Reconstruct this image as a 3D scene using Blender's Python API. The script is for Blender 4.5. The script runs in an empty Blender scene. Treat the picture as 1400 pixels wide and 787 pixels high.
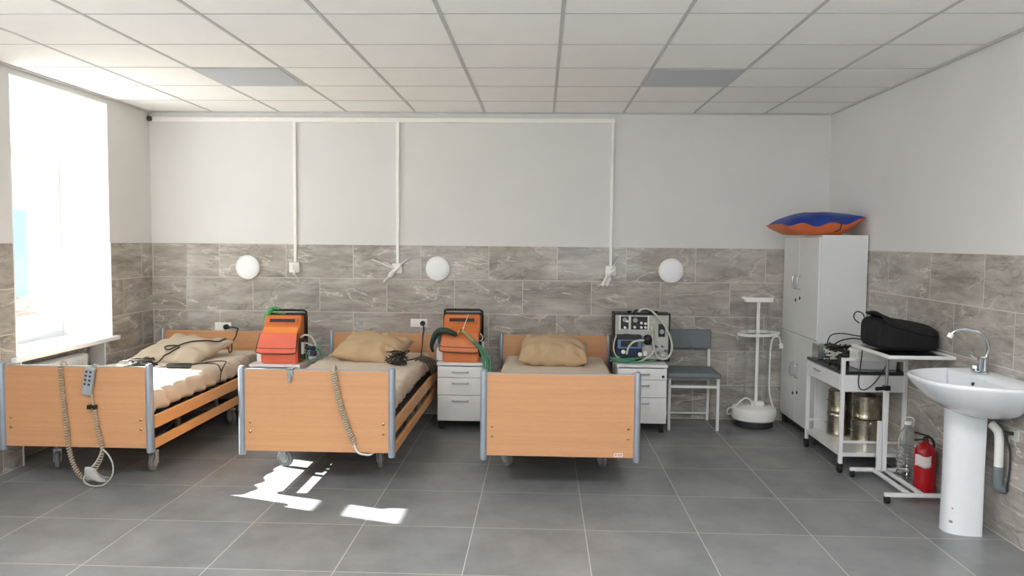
import bpy, bmesh, math, random
from mathutils import Vector, Matrix, noise
random.seed(7)
sc = bpy.context.scene
C = sc.collection
PI = math.pi
V = Vector

# ------------------------------------------------------------------ materials
def lin(c):
    if isinstance(c, str):
        c = [int(c[i:i+2], 16)/255 for i in (0, 2, 4)]
    return tuple(((v/12.92) if v <= 0.04045 else ((v+0.055)/1.055)**2.4) for v in c) + (1,)

def mat(name, col, rough=0.5, metal=0.0, var=0.06, scale=18, bump=0.0, bscale=60, spec=0.5, trans=0.0, coat=0.0):
    m = bpy.data.materials.new(name); m.use_nodes = True
    nt = m.node_tree; b = nt.nodes['Principled BSDF']
    b.inputs['Roughness'].default_value = rough
    b.inputs['Metallic'].default_value = metal
    b.inputs['Specular IOR Level'].default_value = spec
    b.inputs['Transmission Weight'].default_value = trans
    b.inputs['Coat Weight'].default_value = coat
    c = lin(col)
    tc = nt.nodes.new('ShaderNodeTexCoord')
    n = nt.nodes.new('ShaderNodeTexNoise'); n.inputs['Scale'].default_value = scale
    nt.links.new(tc.outputs['Object'], n.inputs['Vector'])
    r = nt.nodes.new('ShaderNodeValToRGB')
    r.color_ramp.elements[0].position = 0.3; r.color_ramp.elements[1].position = 0.7
    r.color_ramp.elements[0].color = tuple(v*(1-var) for v in c[:3]) + (1,)
    r.color_ramp.elements[1].color = tuple(min(1, v*(1+var)) for v in c[:3]) + (1,)
    nt.links.new(n.outputs['Fac'], r.inputs['Fac']); nt.links.new(r.outputs['Color'], b.inputs['Base Color'])
    if bump:
        n2 = nt.nodes.new('ShaderNodeTexNoise'); n2.inputs['Scale'].default_value = bscale
        n2.inputs['Detail'].default_value = 5
        nt.links.new(tc.outputs['Object'], n2.inputs['Vector'])
        bp = nt.nodes.new('ShaderNodeBump'); bp.inputs['Strength'].default_value = bump
        bp.inputs['Distance'].default_value = 0.01
        nt.links.new(n2.outputs['Fac'], bp.inputs['Height']); nt.links.new(bp.outputs['Normal'], b.inputs['Normal'])
    return m

def wood(name, c1, c2, axis='x', rough=0.42):
    m = bpy.data.materials.new(name); m.use_nodes = True
    nt = m.node_tree; b = nt.nodes['Principled BSDF']; b.inputs['Roughness'].default_value = rough
    tc = nt.nodes.new('ShaderNodeTexCoord'); mp = nt.nodes.new('ShaderNodeMapping')
    mp.inputs['Scale'].default_value = {'x': (0.5, 26, 26), 'y': (26, 0.5, 26)}[axis]
    nt.links.new(tc.outputs['Object'], mp.inputs['Vector'])
    n = nt.nodes.new('ShaderNodeTexNoise'); n.inputs['Scale'].default_value = 1.6; n.inputs['Detail'].default_value = 6
    n.inputs['Distortion'].default_value = 0.6
    nt.links.new(mp.outputs['Vector'], n.inputs['Vector'])
    r = nt.nodes.new('ShaderNodeValToRGB')
    r.color_ramp.elements[0].position = 0.3; r.color_ramp.elements[1].position = 0.7
    r.color_ramp.elements[0].color = lin(c1); r.color_ramp.elements[1].color = lin(c2)
    nt.links.new(n.outputs['Fac'], r.inputs['Fac'])
    # fine flecks of beech
    mp2 = nt.nodes.new('ShaderNodeMapping'); mp2.inputs['Scale'].default_value = {'x': (25, 200, 200), 'y': (200, 25, 200)}[axis]
    nt.links.new(tc.outputs['Object'], mp2.inputs['Vector'])
    n2 = nt.nodes.new('ShaderNodeTexNoise'); n2.inputs['Scale'].default_value = 1; n2.inputs['Detail'].default_value = 2
    nt.links.new(mp2.outputs['Vector'], n2.inputs['Vector'])
    mr = nt.nodes.new('ShaderNodeMapRange'); mr.inputs[1].default_value = 0.35; mr.inputs[2].default_value = 0.65
    mr.inputs[3].default_value = 0.96; mr.inputs[4].default_value = 1.02
    nt.links.new(n2.outputs['Fac'], mr.inputs[0])
    mx = nt.nodes.new('ShaderNodeVectorMath'); mx.operation = 'SCALE'
    nt.links.new(r.outputs['Color'], mx.inputs[0]); nt.links.new(mr.outputs[0], mx.inputs['Scale'])
    nt.links.new(mx.outputs[0], b.inputs['Base Color'])
    return m

def tile_wall(name, axis, shift):
    """glossy veined stone tiles 0.6 x 0.298 m in running bond; axis = horizontal world axis"""
    m = bpy.data.materials.new(name); m.use_nodes = True
    nt = m.node_tree; N = nt.nodes; L = nt.links; b = N['Principled BSDF']
    tc = N.new('ShaderNodeTexCoord'); sp = N.new('ShaderNodeSeparateXYZ'); L.new(tc.outputs['Object'], sp.inputs[0])
    ax = N.new('ShaderNodeMath'); ax.operation = 'ADD'; ax.inputs[1].default_value = shift
    L.new(sp.outputs[axis], ax.inputs[0])
    az = N.new('ShaderNodeMath'); az.operation = 'ADD'; az.inputs[1].default_value = 0.2934
    L.new(sp.outputs['Z'], az.inputs[0])
    cb = N.new('ShaderNodeCombineXYZ'); L.new(ax.outputs[0], cb.inputs[0]); L.new(az.outputs[0], cb.inputs[1])
    br = N.new('ShaderNodeTexBrick'); L.new(cb.outputs[0], br.inputs['Vector'])
    br.inputs['Color1'].default_value = (0, 0, 0, 1); br.inputs['Color2'].default_value = (1, 1, 1, 1)
    br.inputs['Mortar'].default_value = (0.5, 0.5, 0.5, 1)
    br.inputs['Scale'].default_value = 1; br.inputs['Mortar Size'].default_value = 0.0026
    br.inputs['Mortar Smooth'].default_value = 0.1
    br.inputs['Brick Width'].default_value = 0.6; br.inputs['Row Height'].default_value = 0.2984
    rnd = N.new('ShaderNodeSeparateColor'); L.new(br.outputs['Color'], rnd.inputs[0])
    w = N.new('ShaderNodeMath'); w.operation = 'MULTIPLY'; w.inputs[1].default_value = 37.0; L.new(rnd.outputs[0], w.inputs[0])
    # stretched coordinates, tilted a little so the veins run slightly downwards
    mp = N.new('ShaderNodeMapping'); mp.inputs['Scale'].default_value = (0.95, 3.6, 1); mp.inputs['Rotation'].default_value = (0, 0, 0.07)
    L.new(cb.outputs[0], mp.inputs['Vector'])
    n1 = N.new('ShaderNodeTexNoise'); n1.noise_dimensions = '4D'; L.new(mp.outputs[0], n1.inputs['Vector']); L.new(w.outputs[0], n1.inputs['W'])
    n1.inputs['Scale'].default_value = 2.0; n1.inputs['Detail'].default_value = 8; n1.inputs['Roughness'].default_value = 0.7; n1.inputs['Distortion'].default_value = 0.34
    base = N.new('ShaderNodeValToRGB'); L.new(n1.outputs['Fac'], base.inputs['Fac'])
    e = base.color_ramp.elements
    e[0].position = 0.36; e[0].color = lin('8c8680'); e[1].position = 0.66; e[1].color = lin('bdb7b1')
    k = base.color_ramp.elements.new(0.5); k.color = lin('a8a29b')
    # vein lines = narrow bands of a second noise
    n2 = N.new('ShaderNodeTexNoise'); n2.noise_dimensions = '4D'; L.new(mp.outputs[0], n2.inputs['Vector'])
    w2 = N.new('ShaderNodeMath'); w2.operation = 'ADD'; w2.inputs[1].default_value = 5.3; L.new(w.outputs[0], w2.inputs[0]); L.new(w2.outputs[0], n2.inputs['W'])
    n2.inputs['Scale'].default_value = 1.5; n2.inputs['Detail'].default_value = 6; n2.inputs['Roughness'].default_value = 0.52; n2.inputs['Distortion'].default_value = 0.9
    vr = N.new('ShaderNodeValToRGB'); L.new(n2.outputs['Fac'], vr.inputs['Fac'])
    e = vr.color_ramp.elements
    e[0].position = 0.489; e[0].color = (0, 0, 0, 1); e[1].position = 0.5; e[1].color = (1, 1, 1, 1)
    q = e.new(0.509); q.color = (0, 0, 0, 1)
    n3 = N.new('ShaderNodeTexNoise'); n3.inputs['Scale'].default_value = 3.5; L.new(cb.outputs[0], n3.inputs['Vector'])
    mk = N.new('ShaderNodeMapRange'); mk.inputs[1].default_value = 0.42; mk.inputs[2].default_value = 0.55; L.new(n3.outputs['Fac'], mk.inputs[0])
    mm = N.new('ShaderNodeMath'); mm.operation = 'MULTIPLY'; L.new(vr.outputs['Color'], mm.inputs[0]); L.new(mk.outputs[0], mm.inputs[1])
    m1 = N.new('ShaderNodeMix'); m1.data_type = 'RGBA'; L.new(mm.outputs[0], m1.inputs['Factor']); L.new(base.outputs['Color'], m1.inputs['A'])
    m1.inputs['B'].default_value = lin('d6d1ca')
    # dark thin veins
    dr = N.new('ShaderNodeValToRGB'); L.new(n2.outputs['Fac'], dr.inputs['Fac'])
    e = dr.color_ramp.elements
    e[0].position = 0.43; e[0].color = (0, 0, 0, 1); e[1].position = 0.442; e[1].color = (1, 1, 1, 1)
    q = e.new(0.454); q.color = (0, 0, 0, 1)
    dm = N.new('ShaderNodeMath'); dm.operation = 'MULTIPLY'; dm.inputs[1].default_value = 0.5; L.new(dr.outputs['Color'], dm.inputs[0])
    m2 = N.new('ShaderNodeMix'); m2.data_type = 'RGBA'; L.new(dm.outputs[0], m2.inputs['Factor']); L.new(m1.outputs['Result'], m2.inputs['A'])
    m2.inputs['B'].default_value = lin('6c6762')
    mpf = N.new('ShaderNodeMapping'); mpf.inputs['Scale'].default_value = (5, 26, 1); mpf.inputs['Rotation'].default_value = (0, 0, 0.12)
    L.new(cb.outputs[0], mpf.inputs['Vector'])
    nf = N.new('ShaderNodeTexNoise'); nf.noise_dimensions = '4D'; L.new(mpf.outputs[0], nf.inputs['Vector']); L.new(w.outputs[0], nf.inputs['W'])
    nf.inputs['Scale'].default_value = 1.0; nf.inputs['Detail'].default_value = 6; nf.inputs['Roughness'].default_value = 0.65; nf.inputs['Distortion'].default_value = 0.8
    fr = N.new('ShaderNodeMapRange'); fr.inputs[1].default_value = 0.35; fr.inputs[2].default_value = 0.62; fr.inputs[3].default_value = 0.88; fr.inputs[4].default_value = 1.05
    L.new(nf.outputs['Fac'], fr.inputs[0])
    vs = N.new('ShaderNodeVectorMath'); vs.operation = 'SCALE'; L.new(m2.outputs['Result'], vs.inputs[0]); L.new(fr.outputs[0], vs.inputs['Scale'])
    m3 = N.new('ShaderNodeMix'); m3.data_type = 'RGBA'; L.new(br.outputs['Fac'], m3.inputs['Factor']); L.new(vs.outputs[0], m3.inputs['A'])
    m3.inputs['B'].default_value = lin('c9c4be')
    L.new(m3.outputs['Result'], b.inputs['Base Color'])
    rr = N.new('ShaderNodeMapRange'); L.new(br.outputs['Fac'], rr.inputs[0]); rr.inputs[3].default_value = 0.09; rr.inputs[4].default_value = 0.7
    L.new(rr.outputs[0], b.inputs['Roughness'])
    b.inputs['Specular IOR Level'].default_value = 0.34
    bp = N.new('ShaderNodeBump'); bp.inputs['Strength'].default_value = 0.25; bp.inputs['Distance'].default_value = 0.002; bp.invert = True
    L.new(br.outputs['Fac'], bp.inputs['Height']); 
    nb = N.new('ShaderNodeTexNoise'); nb.inputs['Scale'].default_value = 5; L.new(cb.outputs[0], nb.inputs['Vector'])
    bp2 = N.new('ShaderNodeBump'); bp2.inputs['Strength'].default_value = 0.06; bp2.inputs['Distance'].default_value = 0.008
    L.new(nb.outputs['Fac'], bp2.inputs['Height']); L.new(bp.outputs['Normal'], bp2.inputs['Normal'])
    L.new(bp2.outputs['Normal'], b.inputs['Normal'])
    return m

def tile_floor():
    m = bpy.data.materials.new('floor tiles'); m.use_nodes = True
    nt = m.node_tree; N = nt.nodes; L = nt.links; b = N['Principled BSDF']
    tc = N.new('ShaderNodeTexCoord'); mp = N.new('ShaderNodeMapping'); mp.inputs['Location'].default_value = (2.7514+6, -5.917+12, 0)
    L.new(tc.outputs['Object'], mp.inputs['Vector'])
    br = N.new('ShaderNodeTexBrick'); L.new(mp.outputs[0], br.inputs['Vector']); br.offset = 0
    br.inputs['Color1'].default_value = (0, 0, 0, 1); br.inputs['Color2'].default_value = (1, 1, 1, 1)
    br.inputs['Scale'].default_value = 1; br.inputs['Mortar Size'].default_value = 0.0026; br.inputs['Mortar Smooth'].default_value = 0.1
    br.inputs['Brick Width'].default_value = 0.6; br.inputs['Row Height'].default_value = 0.6
    sep = N.new('ShaderNodeSeparateColor'); L.new(br.outputs['Color'], sep.inputs[0])
    w = N.new('ShaderNodeMath'); w.operation = 'MULTIPLY'; w.inputs[1].default_value = 21; L.new(sep.outputs[0], w.inputs[0])
    n = N.new('ShaderNodeTexNoise'); n.noise_dimensions = '4D'; n.inputs['Scale'].default_value = 3.2; n.inputs['Detail'].default_value = 7
    n.inputs['Roughness'].default_value = 0.6
    L.new(mp.outputs[0], n.inputs['Vector']); L.new(w.outputs[0], n.inputs['W'])
    r = N.new('ShaderNodeValToRGB'); L.new(n.outputs['Fac'], r.inputs['Fac'])
    e = r.color_ramp.elements; e[0].position = 0.3; e[0].color = lin('707374'); e[1].position = 0.72; e[1].color = lin('8f9192')
    mx = N.new('ShaderNodeMix'); mx.data_type = 'RGBA'; L.new(br.outputs['Fac'], mx.inputs['Factor']); L.new(r.outputs['Color'], mx.inputs['A'])
    mx.inputs['B'].default_value = lin('c2c0b9')
    L.new(mx.outputs['Result'], b.inputs['Base Color'])
    rr = N.new('ShaderNodeMapRange'); L.new(n.outputs['Fac'], rr.inputs[0]); rr.inputs[3].default_value = 0.42; rr.inputs[4].default_value = 0.3
    L.new(rr.outputs[0], b.inputs['Roughness'])
    bp = N.new('ShaderNodeBump'); bp.inputs['Strength'].default_value = 0.2; bp.inputs['Distance'].default_value = 0.002; bp.invert = True
    L.new(br.outputs['Fac'], bp.inputs['Height']); L.new(bp.outputs['Normal'], b.inputs['Normal'])
    return m

def glass_pane(name):
    m = bpy.data.materials.new(name); m.use_nodes = True
    nt = m.node_tree; N = nt.nodes; L = nt.links
    N.remove(N['Principled BSDF']); out = N['Material Output']
    t = N.new('ShaderNodeBsdfTransparent'); t.inputs[0].default_value = (0.97, 0.985, 0.98, 1)
    g = N.new('ShaderNodeBsdfGlossy'); g.inputs['Roughness'].default_value = 0.02
    lw = N.new('ShaderNodeLayerWeight'); lw.inputs[0].default_value = 0.34
    pw = N.new('ShaderNodeMath'); pw.operation = 'POWER'; pw.inputs[1].default_value = 5.0; L.new(lw.outputs['Facing'], pw.inputs[0])
    f = N.new('ShaderNodeMath'); f.operation = 'MULTIPLY_ADD'; f.inputs[1].default_value = 0.9; f.inputs[2].default_value = 0.03; L.new(pw.outputs[0], f.inputs[0])
    mx = N.new('ShaderNodeMixShader'); L.new(f.outputs[0], mx.inputs[0]); L.new(t.outputs[0], mx.inputs[1]); L.new(g.outputs[0], mx.inputs[2])
    L.new(mx.outputs[0], out.inputs[0])
    return m

def brick_mat():
    m = bpy.data.materials.new('red brick'); m.use_nodes = True
    nt = m.node_tree; N = nt.nodes; L = nt.links; b = N['Principled BSDF']; b.inputs['Roughness'].default_value = 0.9
    tc = N.new('ShaderNodeTexCoord'); sp = N.new('ShaderNodeSeparateXYZ'); L.new(tc.outputs['Object'], sp.inputs[0])
    cb = N.new('ShaderNodeCombineXYZ'); L.new(sp.outputs['Y'], cb.inputs[0]); L.new(sp.outputs['Z'], cb.inputs[1])
    br = N.new('ShaderNodeTexBrick'); L.new(cb.outputs[0], br.inputs['Vector'])
    br.inputs['Scale'].default_value = 1; br.inputs['Brick Width'].default_value = 0.25; br.inputs['Row Height'].default_value = 0.075
    br.inputs['Mortar Size'].default_value = 0.006
    br.inputs['Color1'].default_value = lin('c08678'); br.inputs['Color2'].default_value = lin('d3a194'); br.inputs['Mortar'].default_value = lin('c9bfb6')
    L.new(br.outputs['Color'], b.inputs['Base Color'])
    return m

MT = {}
MT['plaster'] = mat('white plaster', 'd8d7d6', 0.75, var=0.015, scale=3)
MT['plaster_r'] = MT['plaster']
MT['ceil'] = mat('ceiling tile', 'f2f1ef', 0.85, var=0.015, scale=4, bump=0.05, bscale=300)
MT['tbar'] = mat('ceiling t bar', 'bcbcbc', 0.5, var=0.02)
MT['reveal'] = mat('white reveal', 'f2f2f0', 0.7, var=0.01)
MT['upvc'] = mat('white pvc', 'eef0f2', 0.3, var=0.01)
MT['tile_b'] = tile_wall('wall tiles back', 'X', 2.864+6)
MT['tile_r'] = tile_wall('wall tiles right', 'Y', -5.027+12)
MT['tile_l'] = tile_wall('wall tiles left', 'Y', -6.66+12)
MT['floor'] = tile_floor()
MT['glass'] = glass_pane('window glass')
MT['brick'] = brick_mat()
MT['ground'] = mat('pale concrete ground', 'd8d8d4', 0.9)
MT['bluewin'] = mat('blue window frame', '5f7fa8', 0.4)
MT['panel'] = mat('grey light diffuser', 'b4b9c3', 0.35, var=0.02)
pl_ = mat('added fill diffuser', 'ffffff', 0.4); MT['panel_fill'] = pl_
pl_.node_tree.nodes['Principled BSDF'].inputs['Emission Color'].default_value = (1, 0.985, 0.99, 1)
pl_.node_tree.nodes['Principled BSDF'].inputs['Emission Strength'].default_value = 19  # glow of the unseen ceiling panels added to brighten the room
MT['white'] = mat('white laminate', 'e2e3e3', 0.38, var=0.015)
MT['whitemetal'] = mat('white enamelled metal', 'dfe0e1', 0.32, var=0.02)
MT['locker'] = mat('white glossy locker paint', 'dadcdb', 0.22, var=0.02, scale=3)
MT['plastic'] = mat('white plastic', 'ecebe8', 0.35, var=0.02)
MT['opal'] = mat('opal lamp diffuser', 'eff1f4', 0.3, var=0.01)
MT['ceramic'] = mat('white ceramic', 'dfe3e8', 0.08, var=0.01, coat=0.3)
MT['beech'] = wood('beech board', 'c59066', 'cd9a6f', 'x')
MT['beech_y'] = wood('beech rail', 'd2985f', 'dca56b', 'y')
MT['alu'] = mat('grey blue painted metal', '97a1ac', 0.32, metal=0.35, var=0.03)
MT['darkmetal'] = mat('dark grey steel', '2b2d30', 0.5, var=0.1)
MT['greymetal'] = mat('grey metal', '9b9fa2', 0.35, metal=0.5)
MT['silver'] = mat('silver painted metal', 'b2b5b7', 0.35, metal=0.15)
MT['chrome'] = mat('chrome', 'c8cccf', 0.12, metal=1.0, var=0.02)
MT['steel'] = mat('brushed stainless steel', 'b4aa98', 0.22, metal=1.0, var=0.12, scale=9)
MT['brass'] = mat('brass', 'b8925a', 0.3, metal=1.0)
MT['black'] = mat('black plastic', '141416', 0.45)
MT['rubber'] = mat('dark rubber', '2c2c2e', 0.6)
MT['wheel'] = mat('grey wheel rubber', '7f8183', 0.5)
MT['blackfab'] = mat('black fabric', '090a0c', 0.85, bump=0.3, bscale=200)
MT['sheet'] = mat('beige sheet', 'd0c2b0', 0.9, var=0.04, scale=5, bump=0.12, bscale=40)
MT['pillow'] = mat('tan pillowcase', 'b99f7e', 0.9, var=0.05, scale=6, bump=0.2, bscale=35)
MT['pillow_pale'] = mat('pale beige pillowcase', 'bbaa95', 0.9, var=0.04, scale=6, bump=0.2, bscale=35)
MT['chairfab'] = mat('blue grey vinyl', '6d757a', 0.55, bump=0.08, bscale=150)
MT['orange'] = mat('orange vinyl', 'cc7036', 0.42, var=0.06, scale=10)
MT['coral'] = mat('coral red vinyl', 'dd6a50', 0.42, var=0.05, scale=8)
MT['orange2'] = mat('bright orange vinyl', 'e68a3c', 0.42, var=0.04)
MT['green'] = mat('green hose', '4a8668', 0.4, var=0.12)
MT['palegreen'] = mat('faded green hose', '8d9a6a', 0.45, var=0.1)
MT['darkgreen'] = mat('dark green rubber', '1d3527', 0.45, var=0.2)
MT['greenglove'] = mat('green rubber', '3a9a5a', 0.45, var=0.1)
MT['hose'] = mat('pale hose', 'c3c6b8', 0.35, var=0.05)
MT['coil'] = mat('beige coiled cable', 'b3a893', 0.5, var=0.06)
MT['clearcoil'] = mat('pale grey cable', 'd6d5d0', 0.4, var=0.05)
MT['loopgrey'] = mat('translucent grey plastic', 'a5a5a2', 0.35, var=0.08, bump=0.2)
MT['cord'] = mat('dark cord', '26231f', 0.5, var=0.1)
MT['browncord'] = mat('brown cord', '57493a', 0.5, var=0.1)
MT['greycord'] = mat('grey cord', '8b8a86', 0.5)
MT['navy'] = mat('navy blue fabric', '1c2440', 0.6, var=0.2)
MT['screenp'] = mat('dark instrument panel', '17181b', 0.3, var=0.1)
MT['greypanel'] = mat('pale grey instrument panel', 'b9bbb4', 0.4, var=0.05)
MT['blue'] = mat('royal blue rubberised cloth', '18378f', 0.45, var=0.1, bump=0.15, bscale=30)
MT['orangecloth'] = mat('orange rubberised cloth', 'cc6a3c', 0.5, var=0.08, bump=0.15, bscale=30)
MT['red'] = mat('red extinguisher paint', 'a8141d', 0.25, var=0.05)
MT['paper'] = mat('white paper label', 'dcd3d3', 0.6, var=0.05)
MT['redprint'] = mat('red print', 'b3382e', 0.6)
MT['greyprint'] = mat('grey print', '80868e', 0.6)
MT['darktop'] = mat('dark glass worktop', '2b2e31', 0.15, var=0.1)
MT['pipe_w'] = mat('white drain pipe', 'dcdcd8', 0.4)
MT['pipe_g'] = mat('grey drain pipe', '6b7275', 0.5)
MT['handset'] = mat('grey handset plastic', '9a9f9f', 0.4)
MT['bluebtn'] = mat('dark blue buttons', '2a3a55', 0.4)
pet = bpy.data.materials.new('clear bottle plastic'); pet.use_nodes = True
_n = pet.node_tree.nodes; _l = pet.node_tree.links; _n.remove(_n['Principled BSDF'])
_t = _n.new('ShaderNodeBsdfTransparent'); _t.inputs[0].default_value = (0.93, 0.95, 0.96, 1)
_g = _n.new('ShaderNodeBsdfGlossy'); _g.inputs['Roughness'].default_value = 0.08
_f = _n.new('ShaderNodeLayerWeight'); _f.inputs[0].default_value = 0.62
_m = _n.new('ShaderNodeMixShader'); _l.new(_f.outputs['Facing'], _m.inputs[0]); _l.new(_t.outputs[0], _m.inputs[1]); _l.new(_g.outputs[0], _m.inputs[2])
_l.new(_m.outputs[0], _n['Material Output'].inputs[0])
MT['pet'] = pet

# ------------------------------------------------------------------ mesh building
def catmull(pts, k=8, closed=False):
    P = [V(p) for p in pts]; n = len(P); out = []
    rng = range(n if closed else n-1)
    for i in rng:
        if closed: a, b, c, d = P[(i-1) % n], P[i], P[(i+1) % n], P[(i+2) % n]
        else: a, b, c, d = P[max(i-1, 0)], P[i], P[i+1], P[min(i+2, n-1)]
        for j in range(k):
            t = j/k
            out.append(0.5*((2*b)+(c-a)*t+(2*a-5*b+4*c-d)*t*t+(3*b-a-3*c+d)*t**3))
    if not closed: out.append(P[-1].copy())
    return out

class MB:
    def __init__(s): s.bm = bmesh.new()
    def _take(s, tmp, mi=0, smooth=False, M=None):
        if M is not None: tmp.transform(M)
        for f in tmp.faces: f.material_index = mi; f.smooth = smooth
        me = bpy.data.meshes.new('t'); tmp.to_mesh(me); tmp.free()
        s.bm.from_mesh(me); bpy.data.meshes.remove(me); return s
    def box(s, x0, x1, y0, y1, z0, z1, bev=0.0, seg=2, mi=0, M=None):
        t = bmesh.new(); bmesh.ops.create_cube(t, size=1)
        for v in t.verts:
            v.co = V((x0+(v.co.x+.5)*(x1-x0), y0+(v.co.y+.5)*(y1-y0), z0+(v.co.z+.5)*(z1-z0)))
        if bev > 0:
            bev = min(bev, abs(x1-x0)*.49, abs(y1-y0)*.49, abs(z1-z0)*.49)
            bmesh.ops.bevel(t, geom=t.edges[:], offset=bev, segments=seg, affect='EDGES', profile=0.5)
        return s._take(t, mi, False, M)
    def tube(s, pts, r, n=10, closed=False, smooth=0, mi=0, caps=True, M=None):
        P = catmull(pts, smooth, closed) if smooth else [V(p) for p in pts]
        R = r if callable(r) else (lambda u: r)
        t = bmesh.new(); m = len(P); rings = []
        T0 = (P[1]-P[0]).normalized()
        up = V((0, 0, 1)) if abs(T0.z) < 0.9 else V((1, 0, 0))
        nx = T0.cross(up).normalized()
        for i in range(m):
            if closed: T = (P[(i+1) % m]-P[i-1]).normalized()
            else: T = (P[min(i+1, m-1)]-P[max(i-1, 0)]).normalized()
            nx = (nx-T*nx.dot(T)); nx = nx.normalized() if nx.length > 1e-6 else T.orthogonal().normalized()
            ny = T.cross(nx); rr = R(i/(m-1))
            rings.append([t.verts.new(P[i]+nx*math.cos(a)*rr+ny*math.sin(a)*rr) for a in [2*PI*j/n for j in range(n)]])
        for i in range(m if closed else m-1):
            a, b = rings[i], rings[(i+1) % m]
            for j in range(n): t.faces.new((a[j], a[(j+1) % n], b[(j+1) % n], b[j]))
        if caps and not closed:
            t.faces.new(rings[0][::-1]); t.faces.new(rings[-1])
        bmesh.ops.recalc_face_normals(t, faces=t.faces[:])
        t2 = t
        s._take(t2, mi, True, M); return s
    def lathe(s, prof, c=(0, 0, 0), n=28, mi=0, M=None, sx=1, sy=1, smooth=True):
        """profile of (r,z) turned about z at c"""
        t = bmesh.new(); rings = []
        for r, z in prof:
            if r < 1e-6: rings.append([t.verts.new((c[0], c[1], c[2]+z))])
            else: rings.append([t.verts.new((c[0]+r*sx*math.cos(2*PI*j/n), c[1]+r*sy*math.sin(2*PI*j/n), c[2]+z)) for j in range(n)])
        for a, b in zip(rings, rings[1:]):
            for j in range(n):
                k = (j+1) % n
                if len(a) == 1 and len(b) == 1: continue
                if len(a) == 1: t.faces.new((a[0], b[k], b[j]))
                elif len(b) == 1: t.faces.new((a[j], a[k], b[0]))
                else: t.faces.new((a[j], a[k], b[k], b[j]))
        if len(rings[0]) > 1: t.faces.new(rings[0][::-1])
        if len(rings[-1]) > 1: t.faces.new(rings[-1])
        bmesh.ops.recalc_face_normals(t, faces=t.faces[:])
        for f in t.faces: f.material_index = mi; f.smooth = smooth
        # sharp corners: split where the profile turns hard
        sharp = [e for e in t.edges if len(e.link_faces) == 2 and e.calc_face_angle(0) > 0.7]
        bmesh.ops.split_edges(t, edges=sharp)
        if M is not None: t.transform(M)
        me = bpy.data.meshes.new('t'); t.to_mesh(me); t.free(); s.bm.from_mesh(me); bpy.data.meshes.remove(me)
        return s
    def cyl(s, p0, p1, r, n=20, mi=0, r2=None):
        p0, p1 = V(p0), V(p1); d = p1-p0; h = d.length; r2 = r if r2 is None else r2
        M = Matrix.Translation(p0) @ d.to_track_quat('Z', 'Y').to_matrix().to_4x4()
        b = min(r, r2, h)*0.12
        return s.lathe([(0, 0), (r-b, 0), (r, b), (r2, h-b), (r2-b, h), (0, h)], n=n, mi=mi, M=M)
    def ball(s, c, rx, ry=None, rz=None, n=20, mi=0, M=None):
        ry = rx if ry is None else ry; rz = rx if rz is None else rz
        t = bmesh.new(); bmesh.ops.create_uvsphere(t, u_segments=n, v_segments=max(8, n//2), radius=1)
        t.transform(Matrix.Translation(c) @ Matrix.Diagonal((rx, ry, rz, 1)))
        return s._take(t, mi, True, M)
    def prism(s, poly, axis, a, b, bev=0.0, mi=0, M=None, seg=2):
        """2-D polygon extruded along an axis: 'x' -> (y,z), 'y' -> (x,z), 'z' -> (x,y)"""
        def p(u, v, w): return {'x': (w, u, v), 'y': (u, w, v), 'z': (u, v, w)}[axis]
        t = bmesh.new()
        A = [t.verts.new(p(u, v, a)) for u, v in poly]; B = [t.verts.new(p(u, v, b)) for u, v in poly]
        n = len(poly)
        t.faces.new(A); t.faces.new(B[::-1])
        for i in range(n): t.faces.new((A[i], B[i], B[(i+1) % n], A[(i+1) % n]))
        bmesh.ops.recalc_face_normals(t, faces=t.faces[:])
        if bev: bmesh.ops.bevel(t, geom=[e for e in t.edges if e.calc_face_angle(0) > 0.4], offset=bev, segments=seg, affect='EDGES')
        return s._take(t, mi, False, M)
    def surf(s, fn, nu, nv, mi=0, closed_u=False, M=None, smooth=True):
        t = bmesh.new(); G = [[t.verts.new(fn(i/nu, j/nv)) for j in range(nv+1)] for i in range(nu if closed_u else nu+1)]
        for i in range(nu):
            for j in range(nv):
                a, b = G[i], G[(i+1) % len(G)]
                t.faces.new((a[j], b[j], b[j+1], a[j+1]))
        bmesh.ops.remove_doubles(t, verts=t.verts[:], dist=1e-5)
        bmesh.ops.recalc_face_normals(t, faces=t.faces[:])
        return s._take(t, mi, smooth, M)
    def coil(s, path, R, r, pitch, n=6, mi=0, k=10):
        P = catmull(path, 14)
        # arc-length resample
        L = [0]
        for a, b in zip(P, P[1:]): L.append(L[-1]+(b-a).length)
        total = L[-1]; turns = total/pitch; steps = int(turns*k); out = []
        nx = None; i = 0
        for q in range(steps+1):
            d = total*q/steps
            while i < len(L)-2 and L[i+1] < d: i += 1
            f = (d-L[i])/max(1e-9, L[i+1]-L[i]); pos = P[i].lerp(P[i+1], f); T = (P[i+1]-P[i]).normalized()
            if nx is None: nx = T.orthogonal().normalized()
            nx = (nx-T*nx.dot(T)).normalized(); ny = T.cross(nx); a = 2*PI*turns*q/steps
            out.append(pos+nx*math.cos(a)*R+ny*math.sin(a)*R)
        return s.tube(out, r, n=n, mi=mi)
    def build(s, name, mats, parent=None, kind=None, label=None):
        me = bpy.data.meshes.new(name)
        if parent is not None:
            s.bm.transform(Matrix.Translation(-BASE[parent.name]))
        s.bm.to_mesh(me); s.bm.free()
        for m in (mats if isinstance(mats, (list, tuple)) else [mats]): me.materials.append(MT[m])
        o = bpy.data.objects.new(name, me); C.objects.link(o)
        if parent is not None:
            o.parent = parent; BASE[o.name] = BASE[parent.name]
        if kind: o['kind'] = kind
        if label: o['label'] = label
        return o

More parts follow.
